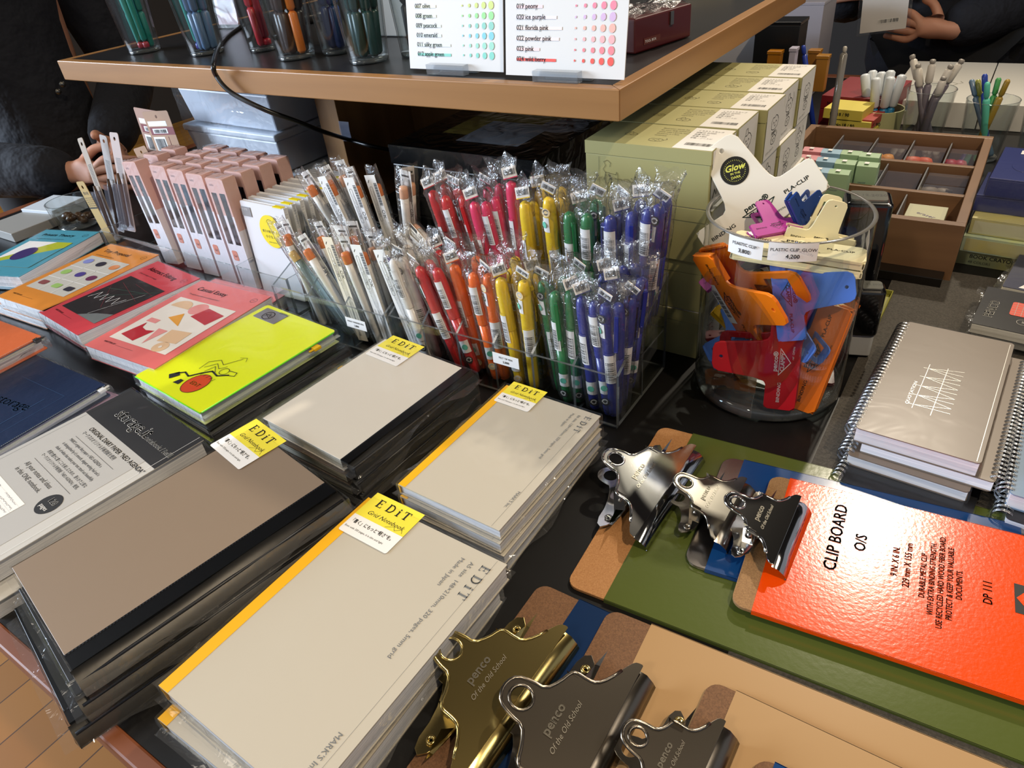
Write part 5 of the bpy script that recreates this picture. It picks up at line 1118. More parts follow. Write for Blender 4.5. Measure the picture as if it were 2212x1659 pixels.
# pocket notebooks
def pocket(label,px,py,z,t,w,d,an,cov,art=None,seed=1):
    a=at(px,py,z); o=thing('pocket_notebook',label,'notebook',Tr(a.x,a.y,z-t)@Rz(an),'pocket notebooks at the right edge')
    b=MB(); b.box(.001,w-.001,.0,d-.001,.0008,t-.0008); b.build('page_block',paper_edge('grid_page_edges','e6e2d6','c4c0b4',300),o)
    b=MB(); M=Tr(0,0,t+.0001); b.prism(rrect(0,w,0,d,.002),t-.0008,t,0); b.prism(rrect(0,w,0,d,.002),0,.0008,0); mm=[cov]
    if art: mm+=art(b,w,d,M)
    b.build('cover',mm,o); sleeve(w,d,t+.0004,o,flap=.008,seed=seed); return o
def art_penco(b,w,d,M):
    b.text('PENCO',.0125,1,M,.016,d*.22,.0001,rot=PI/2-.05,bold=.0005,stretch=1.0); b.prism(rrect(.030,.062,d*.38,d*.72,.003),.0001,.0003,2,M)
    for i in range(5): b.line([(.031,d*(.43+.06*i)),(.061,d*(.43+.06*i))],.0004,.0005,1,M)
    for i in range(4): b.line([(.035+.006*i,d*.38),(.035+.006*i,d*.72)],.0004,.0005,1,M)
    b.line([(p[0],p[1]) for p in circ(.045,d*.25,.006,16)+[(.051,d*.25)]],.0005,.0002,1,M); b.text('5',.006,1,M,.0435,d*.23,.0002); return [mat('silver_print','a9a69e',.4,.3),mat('red_orange_print','d8452a',.5)]
DARKC=mat('near_black_cover','1b1a1c',.3,spec=.5)
pocket('lower black pocket notebook with grid pages under the lettered one',2098,712,.0165,.012,.125,.095,-.10,DARKC,seed=3)
pocket('black pocket notebook with silver letters and an orange panel',2098,697,.0300,.0125,.125,.095,-.08,DARKC,art_penco,seed=4)
def art_white(b,w,d,M):
    b.flat([(w*.12,.004),(w*.9,.002),(w*.9,d*.5),(w*.5,d*.42),(w*.2,d*.25)],.0001,1,M); b.line([(w*.15,.010),(w*.4,d*.2),(w*.8,d*.3)],.0006,.0003,2,M); return [PAPER,mat('pale_gold','c9b98a',.5)]
pocket('navy pocket notebook with a white drawing, behind the black one',2165,618,.0300,.0115,.13,.12,-.12,mat('navy_pocket_cover','1d2140',.35),art_white,seed=5)
pocket('cream pocket notebook under the navy one',2160,628,.0180,.0110,.13,.12,-.10,mat('cream_pocket_cover','cfc6aa',.5),seed=6)

# ---------------------------------------------------------------- wooden compartment tray
OX0,OX1,OY0,OY1,OH=-.085,.192,.992,1.365,.076
OW=mat('organiser_wood','7e5d40',.45,var=((3,3,30),'624630'))
og=thing('wooden_organiser','brown wooden compartment tray with small erasers on the right side','tray',Tr(OX0,OY0,0))
W_,D_=OX1-OX0,OY1-OY0
def og_part(name,*bx,m=OW):
    b=MB(); b.box(*bx); return b.build(name,m,og,bevel=.0008)
og_part('base',.012,W_-.012,.012,D_-.012,.001,.006)
og_part('plinth',-.0,W_-.008,-.024,-.0004,.0004,.013,m=mat('plinth_dark','14100d',.3))
og_part('front_board',0,W_,0,.012,.0,OH); og_part('back_board',0,W_,D_-.012,D_,.0,OH); og_part('side_board',0,.012,.0122,D_-.0122,.0,OH); og_part('side_board',W_-.012,W_,.0122,D_-.0122,.0,OH)
r1,r2=at(1930,345,OH).y-OY0,at(1930,0+435+60,OH).y-OY0
yA=at(2110,352,.07).y-OY0; yB=at(2070,400,.07).y-OY0
yA,yB=.235,.115
og_part('cross_rail',.0122,W_-.0122,yA,yA+.009,.006,OH-.006); og_part('cross_rail',.0122,W_-.0122,yB,yB+.009,.006,OH-.006)
AL=mat('divider_metal','a8abb0',.3,.7)
for i,x in enumerate((.058,.113,.168,.222)): og_part('thin_divider',x,x+.0022,yA+.0092,D_-.0122,.006,OH-.010,m=AL)
for x in (.150,.205): og_part('thin_divider',x,x+.0022,yB+.0092,yA-.0002,.006,OH-.010,m=AL)
og_part('thin_divider',.195,.1972,.0122,yB-.0002,.006,OH-.010,m=AL)
CASE=clear('clear_case',(.90,.91,.94),1.6,.06,milk=.07,milkc='c9cbe0')
def eraser_case(label,x0,x1,y0,y1,z,h,hexc,name,n=5,seed=1):
    o=thing('eraser_case',label,'case',Tr(OX0+x0,OY0+y0,z),'clear cases in the wooden tray'); w,d=x1-x0,y1-y0
    b=MB(); b.box(0,w,0,d,0,h); b.build('clear_case',CASE,o)
    if hexc:
        rn=random.Random(seed); c=mat('eraser_'+name,hexc,.5)
        for i in range(n):
            px_,py_=w*(.15+.7*(i%3)/2),d*(.2+.35*(i//3)); b=MB(); b.lathe([(.001,0),(.0115,.001),(.013,.005),(.010,.010),(.001,.0115)],9,0,Tr(px_,py_,.0015+(h-.014)*.8)@Rz(rn.random()*3),sx=1.0,sy=.8); b.build('coloured_piece',c,o)
        b=MB(); b.box(w*.55,w*.72,.0015,.006,h*.55,h*.85); b.build('metal_clasp',STEEL,o)
z=.0065
for i,(x0,x1,hx,nm) in enumerate(((.062,.110,'5fb0b8','turquoise'),(.117,.165,'e8981e','amber'),(.172,.219,'e8622c','orange red'),(.226,.262,'b01830','crimson'))):
    eraser_case('clear case of %s pieces in the back row of the wooden tray'%nm,x0,x1,yA+.014,yA+.105,z+.024,.032,hx,nm,seed=i)
eraser_case('clear empty case left of the metal divider in the middle row',.105,.148,yB+.012,yB+.10,z,.055,None,'a'); eraser_case('clear case with a white card in the middle row',.155,.202,yB+.012,yB+.10,z,.055,'c9cfe6','pale lilac',2); 
eraser_case('lower clear case with beige pieces at the right of the middle row',.210,.262,yB+.012,yB+.055,z,.056,'b0a08a','beige',2); eraser_case('rear clear case with beige pieces at the right of the middle row',.210,.262,yB+.062,yB+.108,z,.055,'a8987e','taupe',2)
def small_tin(label,x,y,z,w,d,h,m1,m2):
    o=thing('small_box',label,'box',Tr(x,y,z),None); b=MB(); b.box(0,w,0,d,0,h*.55); b.build('bottom',m2,o,bevel=.0008)
    b=MB(); b.box(-.0003,w+.0003,-.0003,d+.0003,h*.56,h,0); b.rect(w*.1,w*.9,d*.1,d*.9,h+.0002,1); b.text('eraser',d*.2,2,None,w*.25,d*.35,h+.0004,rot=-.5); b.build('top',[m1,mat('sage_pale','a9a88a',.5),mat('violet_print','4b3a6a',.5)],o,bevel=.0006)
small_tin('pale green and pink box of blocks in the front right compartment',OX0+.205,OY0+.030,.0065,.046,.050,.060,mat('sage_tin','a3a287',.5),mat('pink_tin','c98078',.5))
small_tin('small white box with a black mark in the front compartment',OX0+.155,OY0+.030,.0065,.030,.030,.058,mat('white_tin','cfd0d2',.5),mat('white_tin','cfd0d2',.5))
small_tin('small white box behind the other white one in the front compartment',OX0+.150,OY0+.075,.0065,.030,.025,.055,mat('white_tin','cfd0d2',.5),mat('white_tin','cfd0d2',.5))
# pastel boxes standing before and in the tray
def pastel(col,hexc):
    o=thing('pastel_box','x','box',Matrix()); m=mat('pastel_'+col,hexc,.55); w,d,h=.028,.022,.075
    b=MB(); b.box(0,w,0,d,0,h,0); b.add([(0,0,h),(w,0,h),(w,d,h),(0,d,h),(0,d/2,h+.003),(w,d/2,h+.003)],[(0,1,5,4),(4,5,2,3),(0,4,3),(1,2,5)],0); Q=Tr(0,-.0002,0)@Rx(PI/2); b.prism(rrect(.006,.018,.012,.030,.002),0,.0002,1,Q); b.text('USB',.006,2,Q,.015,.014,.0004,rot=PI/2,bold=.0002); b.text('ON/OFF',.003,1,Q,.005,.050,0); b.build('carton',[m,mat('deep_violet_print','2c2260',.5),LBL],o)
    b=MB(); b.rect(.009,.015,.004,.012,0,0,Tr(0,0,h+.0030)); b.build('tab_slot',LBL,o); return o
pb={}
for i,(col,px,py,zz) in enumerate((('pink',1755,318,.0),('pink',1748,335,.0),('blue',1795,322,0),('blue',1785,340,0),('blue',1772,362,0),('green',1838,325,0),('green',1826,345,0),('green',1812,366,0),('green',1878,330,0),('green',1874,350,0))):
    Z=.095; p=at(px,py,Z); hx={'pink':'cf8a94','blue':'86aac4','green':'92b08c'}[col]
    y=p.y; M=Tr(p.x-.012,min(p.y-.010,.97+0*i),Z-.079+.0)@Rz(-.02)
    M=Tr(p.x-.012,p.y-.010,.0)
    rowi=['rear','middle','front'][0]
    lb='%s pastel box, %s of its row beside the wooden tray'%(col,('rear one of the pink pair','front one of the pink pair','rearmost of the blue three','middle of the blue three','front of the blue three','rearmost of the green three','middle of the green three','front of the green three','rear one of the green pair','front one of the green pair')[i]) if 0 else ('pastel pink box, rear of the pink pair','pastel pink box, front of the pink pair','pastel blue box, rearmost of the blue three','pastel blue box, middle of the blue three','pastel blue box, front of the blue three','pastel green box, rearmost of the left green three','pastel green box, middle of the left green three','pastel green box, front of the left green three','pastel green box, rear of the right green pair','pastel green box, front of the right green pair')[i]+' by the wooden tray'
    M=M@Tr(0,0,.0165)
    if col in pb: dup(pb[col],M,lb,'pastel boxes by the wooden tray')
    else: o=pastel(col,hx); o.matrix_world=M; o['label']=lb; o['group']='pastel boxes by the wooden tray'; pb[col]=o
b=MB(); b.box(-.035,.075,.83,.985,.0005,.0160); o=b.build('black_riser',mat('black_plastic','0c0c0e',.2,spec=.5),bevel=.002); tag(o,'low black plastic riser under the pastel boxes behind the glass jar','riser')
# self-inking stamps
BP=mat('glossy_black_plastic','08080a',.10,spec=.6,coat=.5)
def stamp(label,px,py,y,z0,w,d,h,an=0,tilt=0):
    p=aty(px,py,y); o=thing('self_inking_stamp',label,'stamp',Tr(p.x,y,z0)@Rz(an)@Ry(tilt),'self-inking stamps by the jar')
    b=MB(); b.prism(rrect(-w/2,w/2,-d/2,d/2,.006),h*.30,h*.97); b.build('handle_housing',BP,o,bevel=.004,seg=3)
    b=MB(); b.prism(rrect(-w*.38,w*.38,-d*.34,d*.34,.004),h*.97,h*.985,0); b.text('12.12.2020',d*.2,1,None,0,-d*.05,h*.986,al='c'); b.build('clear_top_window',[mat('stamp_window','6d6f6a',.15,spec=.8),INK],o)
    b=MB(); b.prism(rrect(-w/2+.002,w/2-.002,-d/2+.002,d/2-.002,.004),0,h*.32); b.build('clear_foot',mat('stamp_foot','b9bcbf',.2),o,bevel=.001)
stamp('large black self-inking stamp standing behind the right rim of the jar',1888,372,.84,.0165,.048,.040,.145,an=.25)
stamp('black stamp seen through the back of the glass jar',1830,470,.80,.0165,.046,.038,.080,an=.1)
stamp('small black stamp low at the right side of the jar',1885,600,.775,.004,.030,.026,.085,an=.3)
b=MB(); b.box(-.018,.018,-.075,.075,.0,.0012); b.box(-.018,.018,-.075,-.0735,.0012,.008); b.box(-.018,.018,.0735,.075,.0012,.008); b.box(-.018,-.0168,-.0735,.0735,.0012,.008); b.box(.0168,.018,-.0735,.0735,.0012,.008)
o=b.build('olive_tray',mat('olive_tray_plastic','8c8a3a',.3),bevel=.0006); p=at(1880,705,.0); o.matrix_world=Tr(p.x-.010,p.y+.01,.0005)@Rz(-.02); tag(o,'narrow olive green tray on the table right of the glass jar','tray')
# crayon and navy boxes at the right edge
def crayon(label,px,py,z,h,w,d,m1,m2,txt=None,an=-.06,wrap=True,g='boxes stacked beside the wooden tray'):
    a=at(px,py,z); o=thing('crayon_box',label,'box',Tr(a.x,a.y,z-h)@Rz(an),g)
    b=MB(); b.box(0,w,0,d,0,h*.9); b.rect(.004,w-.002,.002,h*.85,.0002,1,Rx(PI/2)); Q=Rx(PI/2)@Tr(0,0,.0006)
    if txt: b.text(txt,.0072,2,Q,.014,h*.48,0,bold=.0002); b.text('48 COLORS',.005,2,Q,.014,h*.15,0)
    b.build('carton',[m1,m2,INK],o,bevel=.0005)
    b=MB(); b.box(0,w,0,d,h*.9,h,0); b.prism(circ(w*.25,d*.45,w*.13,20,d*.2),h,h+.0004,1); b.prism(circ(w*.62,d*.35,w*.16,20,d*.2),h,h+.0004,1); b.rect(w*.15,w*.9,d*.80,d*.92,h+.0004,2) if txt is None else None; b.build('lid',[m1,m2,LBL],o,bevel=.0004)
    if wrap: sleeve(w,d,h+.0006,o,flap=0,seed=int(px)%9,amp=.0003)
LG=mat('pale_green_box','9fb08a',.4,var=((30,30,30),'c2c07a')); LY=mat('pale_yellow_box','c2b86a',.4,var=((25,25,25),'b4b083')); LB=mat('pale_aqua_box','9fb6b0',.35,var=((30,30,30),'b9c48c')); NB=mat('navy_box','1c2a6c',.3,spec=.5)
crayon('pale green lettered box at the bottom of the stack right of the wooden tray',2072,535,.022,.0215,.14,.10,LG,LG,'BOOK CRAYON SERIES')
crayon('pale aqua box, second from the bottom of the stack right of the tray',2082,508,.044,.0215,.14,.09,LB,LY)
crayon('pale yellow box with oval prints, third in the stack right of the tray',2100,470,.066,.0215,.14,.09,LY,mat('oval_print','c9c7a4',.5))
crayon('navy box in clear wrap on the pale yellow one',2110,420,.088,.0215,.14,.09,NB,NB)
crayon('navy box with a white label on top of the stack right of the tray',2138,384,.112,.0235,.14,.13,NB,NB)

# ---------------------------------------------------------------- things beyond the tray
WB=mat('white_board_box','c4c2bb',.5); p0=at(1930,290,.0)
for i,(x0,x1) in enumerate(((-.01,.155),(.157,.330),(.332,.50))):
    b=MB(); b.box(x0,x1,1.66,2.0,.0003,.048,0)
    o=thing('flat_white_box','x','box',Tr(0,0,0)); o['label']=('left flat white box','middle flat white box','right flat white box')[i]+' at the far edge of the table behind the pen cups'; o['group']='flat white boxes at the far edge'
    b.build('carton',WB,o,bevel=.001); b=MB(); doodle(b,Tr(0,0,.0485),(x0+x1)/2,1.80,.03,0,i,w=.001); b.build('printed_outline',mat('faint_print','a8a69a',.6),o)
def cup(label,x,y,z,r0,r1,h,m=GLASS,group=None,name='pen_cup',th=.0016,sx=1,sy=1,sticker=None,cat='cup'):
    o=thing(name,label,cat,Tr(x,y,z),group)
    b=MB(); b.lathe([(r0,.0004),(r1,h)],36,0,None,True,sx,sy); b.f=b.f[:-2]; b.m=b.m[:-2]; b.s=b.s[:-2]; b.lathe([(r0-th,.005),(r1-th,h)],36,0,None,True,sx,sy); b.f=b.f[:-2]; b.m=b.m[:-2]; b.s=b.s[:-2]; b.build('wall',m,o)
    b=MB(); b.lathe([(r0*.6,.0004),(r0*.985,.0006),(r0*.985,.0045),(.0001,.004)],32,0,None,True,sx,sy); b.build('base',GLASSE if m is GLASS else m,o)
    b=MB(); b.lathe([(r1-th,h),(r1-th/2,h+.0008),(r1,h)],36,0,None,True,sx,sy); b.f=b.f[:-2]; b.m=b.m[:-2]; b.s=b.s[:-2]; b.build('rim',GLASSE if m is GLASS else m,o)
    return o
def stick_pen(label,base,topv,parts,group,r=.0045,ln=None,name='pen'):
    base=Vector(base); topv=Vector(topv); dz=(topv-base).normalized(); L=ln or (topv-base).length
    xa=Vector((0,-1,0)).cross(dz).normalized(); ya=dz.cross(xa); M=Tr(*base)@Matrix((xa,ya,dz)).transposed().to_4x4()
    o=thing(name,label,'pen',M,group)
    for nm,a,b_,m,k in parts:
        b=MB(); z0,z1=a*L,b_*L; rr=r*k
        b.lathe([(rr*.55,z0),(rr,z0+min(.004,(z1-z0)*.2)),(rr,z1-min(.003,(z1-z0)*.2)),(rr*.6,z1)],12,0); b.build(nm,m,o)
    return o
G='pens in the cups beyond the wooden tray'
# sage cup with blue and white pens
c=at(1908,262,.0); cx,cy=.000,1.55
cup('sage green cup holding white and blue pens beyond the wooden tray',cx,cy,.0003,.036,.039,.060,m=mat('sage_cup','a5a67a',.5),group=None,th=.002)
WPN=mat('white_pen_cap','cdd5dc',.35); BPN=mat('blue_pen_body','1f6f9c',.35)
for i,(px,py,yy) in enumerate(((1868,160,1.56),(1885,152,1.575),(1905,155,1.575),(1925,152,1.57),(1893,168,1.53),(1925,166,1.53),(1950,162,1.54))):
    tp=aty(px,py,yy); bs=Vector((cx+(tp.x-cx)*.35,cy+(tp.y-cy)*.6,.008))
    stick_pen(('blue-clipped white pen at the left','white pen at the back left','white pen at the back middle','white pen at the back right','white lettered pen at the front left','white lettered pen at the front middle','white pen leaning out at the right')[i]+' of the sage cup',bs,tp,[('body',0,.5,BPN,.95),('cap',.5,1,WPN,1.1),('clip',.62,.93,BPN,.5)] if i not in (4,5) else [('body',0,.5,BPN,.95),('cap',.5,1,WPN,1.1)],G,r=.0075)
# clear cup with grey pens, clear cup with coloured pens
cup('clear tumbler of grey pens beyond the wooden tray',.078,1.52,.0003,.030,.040,.105,name='glass_tumbler')
PG=mat('smoke_pen','6d6672',.3); PW=mat('milky_pen','c9c4bc',.35)
for i,(px,py,yy,bx) in enumerate(((1970,118,1.55,.02),(1983,138,1.53,.015),(2016,128,1.52,-.005),(2056,140,1.53,-.025),(2080,128,1.55,-.03),(2040,165,1.50,-.02))):
    tp=aty(px,py,yy); bs=Vector((.078+(.02,.012,-.005,-.015,-.02,.0)[i],1.52+(.005,-.01,.0,.0,.01,-.01)[i],.008))
    stick_pen('%s grey pen from the left in the clear tumbler beyond the wooden tray'%ORD[i],bs,tp,[('body',0,.72,PG,1),('grip',.72,.95,PW,1.05),('clip_ring',.95,1,mat('smoke_tip','8f8a84',.3),.8)],G,r=.006)
cup('clear tumbler of green and blue pens at the far right',.175,1.49,.0003,.030,.040,.100,name='glass_tumbler')
for i,(px,py,yy,hx,nm) in enumerate(((2098,172,1.52,'5f7890','grey blue'),(2112,172,1.52,'8a8c3a','olive'),(2127,160,1.50,'2440a0','deep blue'),(2133,178,1.47,'5cc0a8','mint'),(2158,168,1.50,'4a9a58','green'),(2178,172,1.48,'9c8030','ochre'))):
    tp=aty(px,py,yy); bs=Vector((.175-(tp.x-.175)*.5,1.49-(tp.y-1.49)*.3,.008))
    stick_pen('%s pen in the clear tumbler at the far right'%nm,bs,tp,[('body',0,.78,mat('cpen_'+nm,hx,.3),1),('top',.78,1,mat('cpen_'+nm,hx,.3),.8)],G,r=.0055)
cup('clear tumbler cut by the right edge of the photo',.262,1.46,.0003,.030,.040,.095,name='glass_tumbler')
stick_pen('teal pen in the tumbler cut by the right edge',(.262,1.46,.008),(.275,1.47,.13),[('body',0,.8,mat('teal_pen','1d7a80',.35),1),('cap',.8,1,mat('teal_pen','1d7a80',.35),.9)],G,r=.006)
# yellow and red small boxes
for i,(px,py,z,h,w,d,m1,lb) in enumerate(((1755,262,.026,.0255,.12,.16,'7a1a22','lowest of three dark red flat boxes behind the sage boxes'),(1755,262,.052,.0255,.118,.158,'7a1a22','middle one of three dark red flat boxes behind the sage boxes'),(1755,262,.078,.0255,.12,.156,'7a1a22','top one of three dark red flat boxes behind the sage boxes'),(1800,255,.0385,.018,.075,.06,'c4b84a','lower yellow packet behind the sage boxes'),(1800,243,.057,.018,.075,.06,'c9bc52','middle yellow packet behind the sage boxes'),(1788,228,.076,.018,.070,.065,'cdbd50','top yellow packet behind the sage boxes'),(1860,205,.060,.014,.035,.10,'9c3a34','thin red box leaning beside the yellow packets'))):
    a=aty(px,py,1.50+.0*i); o=thing('small_packet',lb,'packet',Tr(a.x,1.50+(.05 if i<3 else -.03),z-h)@Rz(-.12),'small boxes behind the sage boxes')
    b=MB(); b.box(0,w,0,d,0,h,0); b.text('No.18 / 90',.008,1,Rx(PI/2)@Tr(0,0,.0004),.012,h*.35,0,bold=.0003); b.build('carton',[mat('pk_'+m1,m1,.5),INK],o,bevel=.0006)
# clear tube standing up
stick_pen('slim clear tube standing up behind the sage boxes',(-.055,1.36+.03,.002),tuple(aty(1826,100,1.40)),[('tube',0,.95,mat('smoky_tube','7d7a74',.15,spec=.8),1),('hook',.95,1,mat('tube_end','b0aca4',.3),.6)],None,r=.006)
# cups behind the sage boxes: orange packets and tubes
def rect_pack(label,px,py,y,w,d,h,hexc,name='pen_packet',zb=.0005):
    p=aty(px,py,y); o=thing(name,label,'packet',Tr(p.x-w/2,y,.0),'packets behind the sage boxes'); b=MB(); b.box(0,w,0,d,zb,p.z); b.build('body',mat('rp_'+hexc,hexc,.4),o,bevel=.001)
    b=MB(); b.box(-.001,w+.001,-.001,d+.001,p.z,p.z+.006); b.build('top',mat('rp_top_'+hexc,hexc,.25),o,bevel=.0006)
rect_pack('tall amber packet behind the last sage box',1758,116,1.60,.022,.02,.1,'9a6a22',zb=.0785); rect_pack('second amber packet behind the last sage box',1776,128,1.57,.022,.02,.1,'a0702a',zb=.0785); rect_pack('white slim packet beside the amber ones',1712,112,1.50,.012,.02,.1,'b8b4c8'); rect_pack('amber packet left of the black box at the back',1672,118,1.52,.025,.02,.1,'a86c18')
rect_pack('tall black display box at the back behind the shelf edge',1680,55,1.56,.085,.06,.2,'0c0c0e',name='display_box')
rect_pack('clear white storage box behind the shelf edge',1610,75,1.62,.14,.10,.2,'a3a2a6',name='storage_box')
rect_pack('pale storage box further back behind the shelf edge',1700,12,1.84,.16,.12,.2,'8d8a92',name='storage_box')
stick_pen('blue pen standing behind the sage boxes',(-.115,1.55,.002),tuple(aty(1735,98,1.55)),[('body',0,.9,mat('blue_pen_b','1f3a9c',.35),1),('top',.9,1,mat('blue_pen_b','1f3a9c',.35),.8)],None,r=.005)

# ---------------------------------------------------------------- things under and on the shelf
BW=mat('black_wrapped_box','0a0b0d',.28,spec=.5)
def wrapped(label,x0,x1,y0,y1,z0,z1,top,an=0):
    o=thing('wrapped_box',label,'box',Tr(x0,y0,z0)@Rz(an),'black boxes under the shelf'); w,d,h=x1-x0,y1-y0,z1-z0
    b=MB(); b.box(0,w,0,d,0,h*.62); b.build('bottom',BW,o,bevel=.002); b=MB(); b.box(-.001,w+.001,-.001,d+.001,h*.63,h,0); mm=[BW]
    if top:
        M=Tr(0,0,h+.0003); b.rect(w*.18,w*.75,d*.30,d*.78,0,1,M); b.rect(w*.36,w*.78,d*.18,d*.60,.0003,2,M); b.flat(circ(w*.84,d*.62,.036,32),.0006,3,M); b.text('★Special★',.010,4,M,w*.84,d*.72,.0009,al='c',bold=.0004); b.text('4 in 1 A',.013,4,M,w*.82,d*.60,.0009,al='c',bold=.0005); b.text('SUPER SET',.008,4,M,w*.3,d*.72,.0006,bold=.0003)
        mm+=[mat('label_ochre','c9b256',.5),mat('label_grey_blue','d8dce6',.5),mat('label_round','d6d2da',.5),mat('label_red','a82a3c',.5)]
    b.build('lid',mm,o,bevel=.002)
    b=MB(); g=.002
    b.grid(26,12,lambda u,v:(-g+(w+2*g)*u,-g-.002*abs(noise.noise(Vector((u*9,v*6,z0*9)))),h*v)); b.grid(12,12,lambda u,v:(w+g+.002*abs(noise.noise(Vector((u*7,v*6,3)))),-g+(d+2*g)*u,h*v)); b.grid(20,20,lambda u,v:(-g+(w+2*g)*u,-g+(d+2*g)*v,h+.0012+.0008*abs(noise.noise(Vector((u*9,v*9,1)))))); b.build('plastic_wrap',clear('box_wrap',(.98,.98,.98),1.6,.10,bump=(25,.6,.004)),o)
wrapped('black box in clear wrap with labels on top, upper one under the shelf',-.566,-.306,.802,1.045,.095,.170,True)
wrapped('lower black box in clear wrap under the shelf',-.560,-.300,.808,1.05,.001,.094,False,an=.01)
MILKB=mat('milky_box_plastic','d3dce8',.35,spec=.5)
for i,(z0,z1,dx,lb) in enumerate(((.001,.078,.0,'lowest milky white storage box left of the shelf post'),(.079,.152,-.01,'middle milky white storage box left of the shelf post'),(.153,.232,.004,'top milky white storage box in a clear bag under the shelf'))):
    x0,y0,w,d=-1.125+dx-.02*i*.3,.835+.006*i,.27,.17; o=thing('storage_box',lb,'box',Tr(x0,y0,z0)@Rz(-.02*i),'milky storage boxes under the shelf'); h=z1-z0
    b=MB(); tp=.008; vs=[(tp,tp,0),(w-tp,tp,0),(w-tp,d-tp,0),(tp,d-tp,0),(0,0,h*.8),(w,0,h*.8),(w,d,h*.8),(0,d,h*.8)]; b.add(vs,[(3,2,1,0),(0,1,5,4),(1,2,6,5),(2,3,7,6),(3,0,4,7),(4,5,6,7)]); b.build('bin',MILKB,o,bevel=.003)
    b=MB(); b.box(-.004,w+.004,-.004,d+.004,h*.81,h*.985); b.build('lid',mat('milky_lid','dbe4ee',.3,spec=.5),o,bevel=.004,seg=3)
    b=MB(); g=.007; b.grid(24,12,lambda u,v:(-g+(w+2*g)*u,-g-.005*abs(noise.noise(Vector((u*6,v*5,z0*19)))),h*v)); b.grid(14,10,lambda u,v:(w+g+.004*abs(noise.noise(Vector((u*5,v*6,z0*13)))),-g+(d+2*g)*u,h*v)); b.build('clear_bag',clear('bag_wrap',(.98,.98,.99),1.4,.12,bump=(18,.6,.006),milk=.03),o)
# kraft hang packs, tags and jar at the left
KR=mat('kraft_card','a98469',.7); KY=mat('yellow_kraft','b0935a',.6)
def hang(label,pb_,pt,yb,yt,w,cardm,art=0,clearpack=False,group='hanging cards at the left end of the tray',zmin=.004,h=None):
    bt=aty(*pb_,yb); tp=aty(*pt,yt)
    if bt.z<zmin: bt=bt+(tp-bt)*((zmin-bt.z)/(tp.z-bt.z))
    dz=(tp-bt).normalized(); L=(tp-bt).length; xa=Vector((0,1,0)).cross(dz).normalized(); ya=dz.cross(xa); M=Tr(*bt)@Matrix((xa,ya,dz)).transposed().to_4x4()
    o=thing('hanging_card',label,'card',M,group)
    b=MB(); Q=Rx(PI/2); vs,fs=plate([rrect(-w/2,w/2,0,L,.004),circ(0,L-.010,.0032,12)],.0008,0); b.add(vs,fs,0,Q)
    P=Tr(0,-.0006,0)@Q; mm=[cardm,LBL,INK,mat('maroon_print','7a3238',.5)]
    if art==1:
        b.rect(-w*.42,w*.30,L*.70,L*.80,0,1,P); b.rect(-w*.42,w*.5,L*.52,L*.68,0,3,P); b.rect(-w*.32,w*.25,L*.55,L*.65,.0002,1,P); b.bars(-w*.28,w*.2,L*.56,L*.63,.0004,2,P); b.rect(-w*.40,w*.05,L*.16,L*.48,0,1,P); b.bars(-w*.36,w*.02,L*.20,L*.44,.0002,2,P,seed=4)
        b.line([(w*.2,0),(w*.2,L*.48)],.0012,.0002,3,P); b.line([(-w*.5,L*.12),(w*.5,L*.12)],.0012,.0002,3,P)
    elif art==2:
        for i in range(16): b.rect(-w*.28,w*.28,L*(.55+.013*i),L*(.55+.013*i)+.0008,0,2,P)
    elif art==3:
        b.text('紙の香',.006,2,P,-w*.3,L*.80,0); 
        for i in range(6): b.text('paper incense and pen tip',.0032,2,P,-w*.4,L*(.74-.03*i),0,stretch=.8)
        b.rect(-w*.5,w*.5,L*.58,L*.60,0,2,P)
    b.build('card',mm,o)
    if clearpack:
        b=MB(); b.box(-w*.4,w*.4,-.012,-.001,.004,L*.5); b.build('clear_blister',CASE,o); b=MB(); b.lathe([(.001,0),(.0035,.004),(.004,.07),(.002,.09)],10,0,Tr(0,-.006,.008)); b.build('packed_pen',mat('brown_pen','4a372a',.4),o)
    return o
hang('kraft card with a hole and barcode standing behind the pink boxes',(372,345),(333,240),.795,.80,.088,KR,1)
hang('second kraft card just behind and left of the first one',(352,345),(316,236),.812,.815,.088,mat('kraft_card_rosy','a88474',.7),1)
hang('narrow card pack leaning left at the end of the tray',(255,520),(172,298),.60,.63,.020,mat('card_taupe','9a8a78',.6),2,True)
hang('narrow card pack with barcode behind the leaning one',(262,500),(222,292),.63,.66,.022,mat('card_grey','98908c',.6),2,True)
hang('narrow card pack with barcode, nearest the pink boxes',(285,500),(245,286),.60,.64,.026,mat('card_rosy','a08c84',.6),2,True)
hang('yellow kraft card pack with small writing leaning over the glass bowl',(245,528),(172,392),.585,.585,.028,KY,3)
hang('small kraft card hidden between the hand and the pink boxes',(322,360),(300,318),.80,.80,.05,KR,0)
gb=cup('round clear glass bowl with brown pieces at the left end',-1.290,.640,.0003,.040,.046,.050,name='glass_bowl',th=.003,cat='bowl')
for i in range(5):
    b=MB(); b.lathe([(.001,0),(.008,.002),(.010,.008),(.006,.013),(.001,.015)],8,0,Tr(0,0,0),sx=1.3,sy=.9); o=b.build('brown_piece',mat('brown_glaze','4a3420',.3)); a=i*1.3; o.matrix_world=Tr(-1.290+.017*math.cos(a),.640+.017*math.sin(a),.005+.008*(i>2))@Rz(a); tag(o,'brown glazed piece in the round glass bowl','ornament','brown pieces in the glass bowl')
def slab(name,label,px,py,z,w,d,h,an,m,cat):
    a=at(px,py,z); b=MB(); b.box(-w/2,w/2,-d/2,d/2,0,h); o=b.build(name,m,bevel=.001); o.matrix_world=Tr(a.x,a.y,z)@Rz(an); tag(o,label,cat)
slab('flat_box','flat pale grey box lying at the far left edge of the table',70,490,.0005,.11,.12,.018,.0,mat('pale_grey_box','8d8c88',.5),'box')
